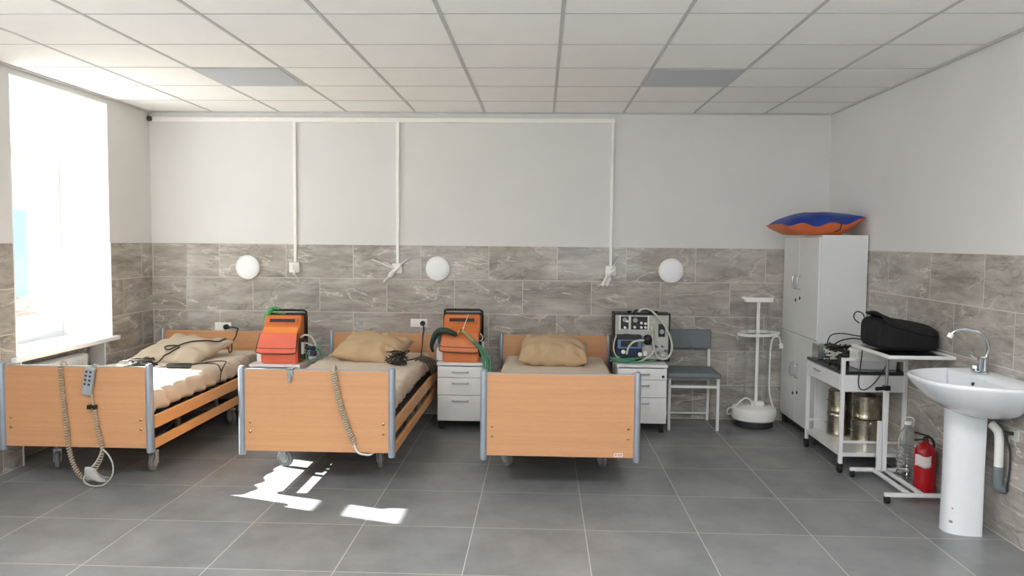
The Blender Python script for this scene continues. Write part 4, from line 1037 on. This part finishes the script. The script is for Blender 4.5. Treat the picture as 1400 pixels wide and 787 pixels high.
t = thing('inflatable_cushion', 'blue and orange inflatable cushion lying on top of the tall white cabinet', 'cushion', (2.13, 6.22, 1.612))
W, D, T = 0.625, 0.48, 0.20
def cfn(sg):
    def fn(u, v):
        a, c = 2*u-1, 2*v-1
        x = W/2*a*(1-0.05*(1-c*c)); y = D/2*c*(1-0.08*(1-a*a))
        prof = max(0, (1-abs(a)**2.0)*(1-abs(c)**2.4)); h = prof**0.6
        f = fbm((a*1.1, c*1.4, 2.0), 1.3)
        seam = -0.012+0.014*math.sin(a*9)*math.exp(-((abs(c)-1)/0.3)**2)
        z = sg*(T*(0.5 if sg > 0 else 0.62)*h*(1+0.06*f)) + seam + 0.035*abs(a)**2.2*(1 if a > 0 else 0.45) + 0.006*f*h
        return V((2.128+x, 6.22+y, 1.702+z+0.012*a))
    return fn
def clampb(fn): 
    def g(u, v):
        p = fn(u, v); p.z = max(p.z, 1.6125+0.0006); return p
    return g
MB().surf(cfn(1), 40, 30).build('upper_cover', 'blue', t)
MB().surf(clampb(cfn(-1)), 40, 30).build('lower_cover', 'orangecloth', t)
f = cfn(1)
MB().tube([V((2.20, 5.99, 1.74)), V((2.235, 5.962, 1.71)), V((2.235, 5.965, 1.66)), V((2.20, 5.985, 1.635))], 0.005, smooth=6).build('air_tube', 'cord', t)

# ------------------------------------------------------------------ instrument trolley
t = thing('instrument_trolley', 'white wheeled instrument trolley with a drawer and dark worktop beside the tall cabinet', 'trolley', (2.235, 5.6, 0))
tx0, tx1, ty0, ty1 = 2.030, 2.442, 5.28, 5.95
for xx, yy, top in ((tx0, ty0, 0.785), (tx1, ty0, 0.785), (tx0, ty1, 0.655), (tx1, ty1, 0.655)):
    MB().box(xx-0.0125, xx+0.0125, yy-0.0125, yy+0.0125, 0.062, top, 0.003).build('post', 'whitemetal', t)
MB().box(tx0, tx1, ty0-0.011, ty0+0.011, 0.763, 0.785, 0.003).build('handle_bar', 'whitemetal', t)
MB().box(tx0-0.012, tx1+0.008, ty0+0.0, ty1+0.012, 0.672, 0.692, 0.003).build('worktop', 'darktop', t)
b = MB().box(tx0+0.006, tx1-0.006, ty0-0.006, ty1, 0.555, 0.668, 0.003)
b.build('drawer_box', 'whitemetal', t)
dr = MB().box(tx0-0.014, tx0+0.005, ty0+0.016, ty1-0.016, 0.562, 0.664, 0.004).build('drawer', 'whitemetal', t)
MB().tube([(tx0-0.013, 5.66, 0.63), (tx0-0.028, 5.67, 0.63), (tx0-0.028, 5.76, 0.63), (tx0-0.013, 5.77, 0.63)], 0.005).build('handle', 'greymetal', dr)
b = MB().box(tx0, tx1, ty0+0.006, ty1, 0.128, 0.14, 0.002)
b.box(tx0-0.008, tx0+0.008, ty0, ty1, 0.115, 0.142, 0.002).box(tx1-0.008, tx1+0.008, ty0, ty1, 0.115, 0.142, 0.002)
b.box(tx0, tx1, ty0-0.009, ty0+0.009, 0.115, 0.142, 0.002).box(tx0, tx1, ty1-0.009, ty1+0.009, 0.115, 0.142, 0.002)
b.build('shelf', 'locker', t)
for yy in (ty0, ty1): MB().box(tx0, tx1, yy-0.005, yy+0.005, 0.205, 0.222, 0.002).build('shelf_rail', 'whitemetal', t)
for xx, yy in ((tx0, ty0), (tx1-0.008, ty0), (tx0, ty1), (tx1-0.008, ty1)):
    b = MB().cyl((xx-0.013, yy, 0.028), (xx+0.013, yy, 0.028), 0.028).box(xx-0.018, xx+0.018, yy-0.014, yy+0.016, 0.034, 0.068, 0.005)
    b.build('caster', 'black', t)

# sterilising drums: two stacks of two
def drum(x, y, z, r, h, label):
    t = thing('sterilizing_drum', label, 'sterilizing drum', (x, y, z), 'steel sterilizing drums on the trolley shelf')
    bd_ = MB().lathe([(0, 0), (r*0.96, 0), (r, 0.004), (r, 0.018), (r*0.985, 0.021), (r*0.985, h*0.42), (r*1.005, h*0.43), (r*1.005, h*0.55), (r*0.985, h*0.56), (r*0.985, h*0.80), (0, h*0.80)], (x, y, z), n=36).build('body', 'steel', t)
    MB().lathe([(0, 0), (r*1.01, 0), (r*1.02, 0.003), (r*1.02, h*0.17), (r*0.97, h*0.199), (0, h*0.2)], (x, y, z+h*0.8), n=36).build('lid', 'steel', t)
    MB().tube([(x-r*1.0, y-0.028, z+h*0.5), (x-r*1.1, y-0.024, z+h*0.52), (x-r*1.1, y+0.024, z+h*0.52), (x-r*1.0, y+0.028, z+h*0.5)], 0.003).build('handle', 'chrome', t)
    MB().box(x-0.012, x+0.012, y-r*1.035, y-r*0.98, z+h*0.74, z+h*0.9, 0.002).build('clasp', 'chrome', t)
    return t
drum(2.322, 5.60, 0.1405, 0.095, 0.168, 'larger steel drum at the bottom of the near stack on the trolley shelf')
drum(2.322, 5.60, 0.3100, 0.093, 0.165, 'larger steel drum on top of the near stack on the trolley shelf')
drum(2.205, 5.79, 0.1405, 0.082, 0.168, 'narrower steel drum at the bottom of the far stack on the trolley shelf')
drum(2.205, 5.79, 0.3100, 0.081, 0.165, 'narrower steel drum on top of the far stack on the trolley shelf')

# things on the trolley top
t = thing('storage_box', 'white lidded box on the trolley top beside the cables', 'box', (2.29, 5.42, 0.6925))
MB().box(2.165, 2.425, 5.375, 5.53, 0.6925, 0.80, 0.004).build('box', 'white', t)
MB().box(2.16, 2.43, 5.37, 5.535, 0.80, 0.822, 0.004).build('lid', 'plastic', t)
tangle('cable_bundle', 'tangle of dark cables heaped on the dark trolley worktop', (2.16, 5.665, 0.694), 0.115, 0.12, 0.13, 6, 'cord', 21, r=0.005, adapter=(0.02, -0.06, 0.02, 0.8))
tangle('tubing', 'heap of greenish grey tubing mixed into the dark cables on the trolley', (2.13, 5.69, 0.695), 0.09, 0.10, 0.09, 4, 'hose', 33, r=0.006)
b = MB().tube([(2.06, 5.62, 0.70), (2.08, 5.66, 0.78), (2.15, 5.7, 0.84), (2.24, 5.66, 0.87), (2.33, 5.60, 0.86), (2.36, 5.52, 0.86)], 0.005, smooth=8)
b.tube([(2.08, 5.75, 0.70), (2.10, 5.75, 0.86), (2.18, 5.75, 0.895), (2.30, 5.68, 0.885), (2.38, 5.58, 0.90)], 0.0045, smooth=8)
solo(b, 'cable', 'cord', 'two dark cables arching from the trolley top towards the black bag', 'cable', (2.2, 5.66, 0.694))
t = thing('glass_jar', 'small glass and brass fitting standing in the cables on the trolley', 'jar', (2.255, 5.56, 0.694))
MB().lathe([(0, 0), (0.026, 0), (0.03, 0.01), (0.03, 0.06), (0.02, 0.075), (0, 0.075)], (2.255, 5.56, 0.694)).build('jar', 'hose', t)
MB().lathe([(0, 0), (0.021, 0), (0.021, 0.02), (0.03, 0.024), (0.03, 0.034), (0.016, 0.05), (0.016, 0.075), (0, 0.075)], (2.255, 5.56, 0.769)).build('cap', 'brass', t)
b = MB()
b.box(2.045, 2.20, 5.80, 5.93, 0.693, 0.696); 
for q in ((2.045, 2.20, 5.80, 5.803), (2.045, 2.20, 5.927, 5.93), (2.045, 2.048, 5.80, 5.93), (2.197, 2.20, 5.80, 5.93)): b.box(*q, 0.696, 0.80)
solo(b, 'clear_tray', 'pet', 'clear plastic tray on the trolley top against the tall cabinet', 'tray', (2.12, 5.865, 0.693))

# ------------------------------------------------------------------ overbed table
t = thing('overbed_table', 'white H-based overbed table on black casters holding the black bag', 'overbed table', (2.26, 4.93, 0))
tp = MB()
zx0, zx1, zy0, zy1, zz0, zz1 = 2.050, 2.446, 4.655, 5.22, 0.868, 0.890
for q in ((zx0, zx1, zy0, zy0+0.022), (zx0, zx1, zy1-0.022, zy1), (zx0, zx0+0.022, zy0+0.02, zy1-0.02), (zx1-0.022, zx1, zy0+0.02, zy1-0.02)):
    tp.box(*q, zz0, zz1, 0.006)
top = tp.build('table_frame', 'whitemetal', t)
MB().box(zx0+0.02, zx1-0.02, zy0+0.02, zy1-0.02, zz0+0.003, zz0+0.014).build('tabletop', 'darktop', t)
b = MB().box(2.21, 2.235, 4.80, 5.2, zz0-0.022, zz0+0.002, 0.003)
b.build('top_beam', 'greymetal', t)
MB().cyl((2.262, 5.15, 0.60), (2.262, 5.15, zz0+0.002), 0.010).build('inner_rod', 'greymetal', t)
MB().box(2.24, 2.29, 5.133, 5.167, zz0-0.022, zz0-0.001, 0.003).build('rod_plate', 'greymetal', t)
MB().box(2.247, 2.277, 5.135, 5.165, 0.06, 0.605, 0.004).build('column', 'whitemetal', t)
MB().box(2.216, 2.244, 5.136, 5.164, 0.06, 0.39, 0.004).build('column', 'whitemetal', t, label='shorter white column')
cl = MB().box(2.241, 2.283, 5.13, 5.17, 0.592, 0.625, 0.005).build('clamp', 'black', t)
MB().cyl((2.243, 5.15, 0.606), (2.205, 5.15, 0.602), 0.012).ball((2.203, 5.15, 0.602), 0.014).build('knob', 'black', cl)
for yy in (4.665, 5.19):
    MB().box(2.062, 2.446, yy-0.0125, yy+0.0125, 0.042, 0.066, 0.004).build('base_bar', 'whitemetal', t)
for xx in (2.213, 2.288):
    MB().box(xx-0.0115, xx+0.0115, 4.67, 5.185, 0.044, 0.066, 0.004).build('base_bar', 'whitemetal', t)
for xx in (2.078, 2.425):
    for yy in (4.665, 5.19):
        b = MB().cyl((xx-0.012, yy, 0.0245), (xx+0.012, yy, 0.0245), 0.0245).box(xx-0.012, xx+0.012, yy-0.012, yy+0.012, 0.03, 0.045, 0.004)
        b.build('caster', 'black', t)

# black bag on the overbed table
t = thing('bag', 'black soft bag lying on the overbed table', 'bag', (2.25, 4.98, 0.8905))
def bagf(u, v):
    # u round the body section, v along x
    a = 2*PI*u; e = 0.34
    cx_, sx_ = math.cos(a), math.sin(a)
    yy = math.copysign(abs(cx_)**e, cx_); zz = math.copysign(abs(sx_)**e, sx_)
    endf = (1-abs(2*v-1)**6)**0.4 if abs(2*v-1) < 1 else 0
    endf = 0.35*(1 if endf > 0 else 0)+0.65*endf if 0 < v < 1 else 0
    hx = 0.19; x = 2.062+0.385*v
    h = 0.096-0.030*v+0.005*math.sin(v*9)
    y = 4.99+0.18*yy*endf; z = 0.8915+h+h*zz*endf
    f = fbm((x*3, y*3, z*3), 2.2)*0.008*endf
    return V((x, y+f, max(0.8912, z+f*(1 if zz > -0.5 else 0))))
body = MB().surf(bagf, 48, 36, closed_u=True).build('body', 'blackfab', t)
def flf(u, v):
    x = 2.10+0.31*u; y = 4.80+0.32*v
    return V((x, y, 1.098-0.062*u+0.010*math.sin(v*PI)-0.045*(1-v)**4+0.018*(1-u)**6+0.004*math.sin(u*7+v*4)))
b = MB().surf(flf, 16, 12); bmesh.ops.solidify(b.bm, geom=b.bm.faces[:], thickness=0.012)
b.build('flap', 'blackfab', t)
b = MB().tube([(2.36, 4.84, 0.99), (2.40, 4.83, 0.97), (2.425, 4.86, 0.93), (2.42, 4.92, 0.91), (2.40, 5.0, 0.93)], 0.010, smooth=6)
b.build('strap', 'blackfab', t)
b = MB().tube([(2.075, 5.15, 1.03), (2.05, 5.17, 1.055), (2.045, 5.17, 1.085), (2.065, 5.17, 1.105), (2.095, 5.16, 1.095), (2.10, 5.14, 1.07)], 0.004, smooth=7)
b.build('cord_loop', 'cord', t)
# thin cord hanging from the table edge
b = MB().tube([(2.135, 5.16, 0.90), (2.136, 5.226, 0.893), (2.135, 5.235, 0.86), (2.13, 5.24, 0.77), (2.12, 5.245, 0.62), (2.15, 5.25, 0.575), (2.20, 5.245, 0.60), (2.25, 5.24, 0.66), (2.29, 5.235, 0.74), (2.33, 5.235, 0.84), (2.34, 5.228, 0.893), (2.34, 5.16, 0.90)], 0.004, smooth=8)
solo(b, 'cord', 'cord', 'thin dark cord hanging in a loop below the overbed table', 'cord', (2.2, 5.24, 0.575))

# ------------------------------------------------------------------ bottle and extinguisher
cx, cy = 2.378, 5.075
t = thing('water_bottle', 'large clear plastic water bottle beside the red extinguisher', 'bottle', (cx, cy, 0))
pf = [(0, 0.0), (0.055, 0.0), (0.062, 0.012)]
for k in range(9):
    z = 0.02+k*0.026; pf += [(0.064, z), (0.058, z+0.013)]
pf += [(0.064, 0.26), (0.062, 0.29), (0.048, 0.33), (0.024, 0.365), (0.021, 0.385), (0, 0.385)]
MB().lathe(pf, (cx, cy, 0.001), n=28).build('body', 'pet', t)
MB().lathe([(0, 0), (0.024, 0), (0.024, 0.02), (0.021, 0.024), (0, 0.024)], (cx, cy, 0.387), n=20).build('cap', 'plastic', t)
b = MB().tube([(cx-0.03, cy, 0.37), (cx-0.035, cy, 0.42), (cx, cy, 0.435), (cx+0.035, cy, 0.42), (cx+0.03, cy, 0.37)], 0.004, smooth=6)
b.build('handle', 'plastic', t)
cx, cy = 2.374, 4.835
t = thing('fire_extinguisher', 'red fire extinguisher with a white label behind the sink pedestal', 'fire extinguisher', (cx, cy, 0))
MB().lathe([(0, 0), (0.055, 0), (0.06, 0.006), (0.0625, 0.02), (0.0625, 0.27), (0.055, 0.30), (0.035, 0.32), (0.018, 0.33), (0.018, 0.345), (0, 0.345)], (cx, cy, 0.0), n=32).build('cylinder', 'red', t)
R_ = 0.0632
b = MB(); b.surf(lambda u, v: V((cx+R_*math.cos(PI+0.1+u*1.6), cy+R_*math.sin(PI+0.1+u*1.6), 0.19+0.07*v+0.006*math.sin(u*7))), 16, 4)
bmesh.ops.solidify(b.bm, geom=b.bm.faces[:], thickness=0.0008)
b.build('label', 'paper', t)
b = MB().cyl((cx, cy, 0.34), (cx, cy, 0.368), 0.014).box(cx-0.075, cx+0.02, cy-0.009, cy+0.009, 0.372, 0.380, 0.003, M=Matrix.Translation((cx, cy, 0.37)) @ Matrix.Rotation(0.25, 4, 'Y') @ Matrix.Translation((-cx, -cy, -0.37)))
b.box(cx-0.07, cx+0.015, cy-0.008, cy+0.008, 0.350, 0.357, 0.003, M=Matrix.Translation((cx, cy, 0.35)) @ Matrix.Rotation(-0.12, 4, 'Y') @ Matrix.Translation((-cx, -cy, -0.35)))
b.build('valve_handle', 'rubber', t)
MB().tube([(cx+0.01, cy+0.01, 0.358), (cx+0.045, cy+0.03, 0.352), (cx+0.066, cy+0.03, 0.31), (cx+0.069, cy+0.025, 0.2), (cx+0.069, cy+0.02, 0.1)], 0.007, smooth=6).build('hose', 'rubber', t)

# ------------------------------------------------------------------ washbasin
t = thing('washbasin', 'white ceramic pedestal washbasin with a curved chrome tap', 'washbasin', (2.28, 4.22, 0))
YC = 4.19
def outline(a, sx, sy, ox=0.0):
    """D-shaped plan: straight at the wall, round to the room; a = 0 at the wall"""
    c, s = math.cos(a), math.sin(a)
    e = 0.7
    x = math.copysign(abs(c)**(0.35 if c > 0 else 0.95), c); y = math.copysign(abs(s)**e, s)
    xx = (0.06*x if x > 0 else 0.40*x)
    return xx*sx+ox, 0.34*y*sy
def ringpt(a, sx, sy, z, ox=0.0):
    x, y = outline(a, sx, sy, 0)
    return V((2.392+x+ox, YC+y, z))
levels = [(0.22, 0.30, 0.652, 0.0), (0.42, 0.42, 0.655, 0.0), (0.62, 0.62, 0.685, 0.0), (0.80, 0.80, 0.735, 0.0), (0.93, 0.93, 0.79, 0.0), (0.99, 0.99, 0.825, 0), (1.0, 1.0, 0.838, 0), (0.985, 0.985, 0.846, 0), (0.955, 0.955, 0.846, 0)]
inner = [(0.945, 0.95, 0.8455, 0), (0.935, 0.94, 0.838, 0), (0.87, 0.88, 0.81, -0.0), (0.76, 0.78, 0.765, 0), (0.58, 0.58, 0.725, 0), (0.3, 0.3, 0.71, 0), (0.06, 0.06, 0.708, 0)]
tb = bmesh.new(); n_ = 64; rings = []
for (sx, sy, z, ox) in levels:
    rings.append([tb.verts.new(ringpt(2*PI*k/n_, sx, sy, z+(0.014*max(0, math.cos(2*PI*k/n_)) if z > 0.8 else 0))) for k in range(n_)])
for (sx, sy, z, ox) in inner:
    ring_ = []
    for k in range(n_):
        a = 2*PI*k/n_; p = ringpt(a, sx, sy, z)
        lim = 2.325-(1-sx)*0.12          # the bowl stops short of the wall: a flat tap deck stays
        if p.x > lim:
            p.x = lim
        ring_.append(tb.verts.new(p))
    rings.append(ring_)
for a, c in zip(rings, rings[1:]):
    for k in range(n_): tb.faces.new((a[k], a[(k+1) % n_], c[(k+1) % n_], c[k]))
tb.faces.new(rings[0][::-1]); tb.faces.new(rings[-1])
bmesh.ops.recalc_face_normals(tb, faces=tb.faces[:])
b = MB(); b._take(tb, 0, True)
basin = b.build('basin', 'ceramic', t)
MB().lathe([(0, 0), (0.02, 0), (0.022, 0.003), (0.014, 0.005), (0, 0.004)], (2.30, YC, 0.709)).build('drain', 'chrome', basin)
MB().cyl((2.302, YC+0.03, 0.806), (2.312, YC+0.03, 0.806), 0.010).build('overflow_hole', 'rubber', basin)
# pedestal: D section, slightly flared at the foot
def ped(u, v):
    a = 2*PI*u; c, s = math.cos(a), math.sin(a)
    w = 1.0+0.03*abs(2*v-1)**2
    x = (0.028*abs(c)**0.3 if c > 0 else -0.145*abs(c)**0.9)*w
    y = math.copysign(abs(s)**0.75, s)*0.092*w
    return V((2.337+x, 4.25+y, 0.672*v))
b = MB().surf(ped, 48, 20, closed_u=True)
tp_ = [ped(k/48, 0) for k in range(48)]
b.bm.faces.new([b.bm.verts.new(p) for p in tp_])
pd = b.build('pedestal', 'ceramic', t)
lb = MB().box(2.2235, 2.2355, 4.1240, 4.127, 0.10, 0.165, 0.0005, M=Matrix.Identity(4))
# sticker follows the curved face: built on the pedestal surface
def sk(u0, u1, z0, z1, off):
    def fn(u, v):
        p = ped(u0+(u1-u0)*u, (z0+(z1-z0)*v)/0.672); q = V((2.327, 4.25, p.z)); d = (p-q).normalized(); return p+d*off
    return fn
lb.bm.free()
b = MB().surf(sk(0.57, 0.60, 0.06, 0.073, 0.0008), 6, 2)
bmesh.ops.solidify(b.bm, geom=b.bm.faces[:], thickness=0.0005)
b.build('print', 'greyprint', pd)
b = MB().surf(sk(0.588, 0.598, 0.135, 0.143, 0.0008), 4, 2)
bmesh.ops.solidify(b.bm, geom=b.bm.faces[:], thickness=0.0005)
b.build('red_dot', 'redprint', pd)
# tap
fc = MB().lathe([(0, 0), (0.028, 0), (0.03, 0.006), (0.022, 0.012), (0.02, 0.07), (0.024, 0.078), (0.022, 0.09), (0, 0.092)], (2.385, 4.27, 0.858), n=24).build('faucet', 'chrome', t)
MB().tube([(2.385, 4.27, 0.93), (2.40, 4.265, 0.96), (2.402, 4.26, 1.0), (2.385, 4.262, 1.045), (2.345, 4.27, 1.08), (2.29, 4.28, 1.093), (2.24, 4.285, 1.085), (2.215, 4.288, 1.062)], 0.010, n=12, smooth=8).build('spout', 'chrome', fc)
MB().cyl((2.218, 4.288, 1.068), (2.206, 4.289, 1.045), 0.014).build('aerator', 'plastic', fc)
b = MB().cyl((2.375, 4.30, 0.925), (2.36, 4.345, 0.945), 0.009).lathe([(0, 0), (0.02, 0), (0.022, 0.02), (0.018, 0.035), (0, 0.038)], (2.362, 4.31, 0.86), n=16)
b.build('tap_lever', 'chrome', fc)
# drain pipe
t = thing('drain_pipe', 'white and grey drain pipe on the wall beside the sink pedestal', 'drain pipe', (2.42, 4.15, 0.26))
b = MB().tube([(2.39, 4.185, 0.60), (2.402, 4.165, 0.585), (2.412, 4.15, 0.56), (2.415, 4.145, 0.50), (2.415, 4.142, 0.345)], 0.0225, n=20, smooth=6)
b.build('pipe', 'pipe_w', t)
b = MB().tube([(2.415, 4.142, 0.385), (2.415, 4.142, 0.31), (2.418, 4.141, 0.285), (2.428, 4.14, 0.272), (2.453, 4.14, 0.268)], 0.027, n=20, smooth=5)
b.build('elbow', 'pipe_g', t)
t = thing('water_valve', 'small dark water valve with a thin hose behind the sink pedestal', 'valve', (2.44, 4.10, 0.5))
MB().box(2.447, 2.4545, 4.04, 4.11, 0.54, 0.60, 0.002).build('wall_plate', 'greypanel', t)
b = MB().cyl((2.452, 4.085, 0.575), (2.415, 4.09, 0.575), 0.010).cyl((2.42, 4.075, 0.575), (2.42, 4.11, 0.578), 0.008)
b.build('valve', 'rubber', t)
MB().tube([(2.42, 4.105, 0.575), (2.425, 4.10, 0.54), (2.442, 4.095, 0.48), (2.444, 4.095, 0.38), (2.440, 4.10, 0.30), (2.445, 4.11, 0.262)], 0.0055, smooth=7).build('hose', 'rubber', t)

# ------------------------------------------------------------------ light
w = bpy.data.worlds.new('sky'); sc.world = w; w.use_nodes = True
bg = w.node_tree.nodes['Background']; bg.inputs[0].default_value = (0.88, 0.95, 1.0, 1); bg.inputs[1].default_value = 1.0
sun = bpy.data.lights.new('sun', 'SUN'); sun.energy = 10.5; sun.angle = math.radians(0.53); sun.color = (1.0, 0.975, 0.94)
so = bpy.data.objects.new('sun', sun); C.objects.link(so)
d = V((1.0, -0.325, -0.80)).normalized()
so.rotation_euler = d.to_track_quat('-Z', 'Y').to_euler(); so.location = (-10, 8, 8)
for (a, c) in FILL_WINS:  # sky portals of the added windows behind the camera
    al = bpy.data.lights.new('window_portal', 'AREA'); al.shape = 'RECTANGLE'; al.size = c-a; al.size_y = 1.8
    al.cycles.is_portal = True
    ao = bpy.data.objects.new('window_portal', al); C.objects.link(ao)
    ao.location = ((a+c)/2, YF-0.32, 1.65); ao.rotation_euler = V((0, 1, 0)).to_track_quat('-Z', 'Z').to_euler()
for i, (a, c) in enumerate(WINS):
    al = bpy.data.lights.new('window_portal', 'AREA'); al.shape = 'RECTANGLE'; al.size = c-a; al.size_y = WZ1-WZ0
    al.cycles.is_portal = True
    ao = bpy.data.objects.new('window_portal', al); C.objects.link(ao)
    ao.location = (-3.96, (a+c)/2, (WZ0+WZ1)/2)
    ao.rotation_euler = V((1, 0, 0)).to_track_quat('-Z', 'Z').to_euler()

# ------------------------------------------------------------------ camera
cam = bpy.data.cameras.new('camera'); co = bpy.data.objects.new('camera', cam); C.objects.link(co)
cam.sensor_width = 36; cam.lens = 1067.77/1400*36; cam.clip_start = 0.05; cam.clip_end = 300
R = Matrix(((0.99921718, -0.03769266, -0.01201214), (0.0383455, 0.99747527, 0.05977207), (0.00972885, -0.06018589, 0.99813977)))
r_, f_, u_ = R.col[0], R.col[1], R.col[2]
M4 = Matrix.Identity(4)
for i in range(3): M4[i][0] = r_[i]; M4[i][1] = u_[i]; M4[i][2] = -f_[i]
M4.translation = (0, 0, 1.54426)
co.matrix_world = M4
sc.camera = co

sc.view_settings.view_transform = 'Standard'; sc.view_settings.look = 'None'
sc.view_settings.gamma = 1; sc.view_settings.use_curve_mapping = False
sc.view_settings.exposure = 1.8
sc.cycles.use_denoising = True
sc.cycles.max_bounces = 12; sc.cycles.diffuse_bounces = 8; sc.cycles.glossy_bounces = 5; sc.cycles.transparent_max_bounces = 16
sc.cycles.sample_clamp_indirect = 6
sc.cycles.caustics_reflective = True; sc.cycles.caustics_refractive = False
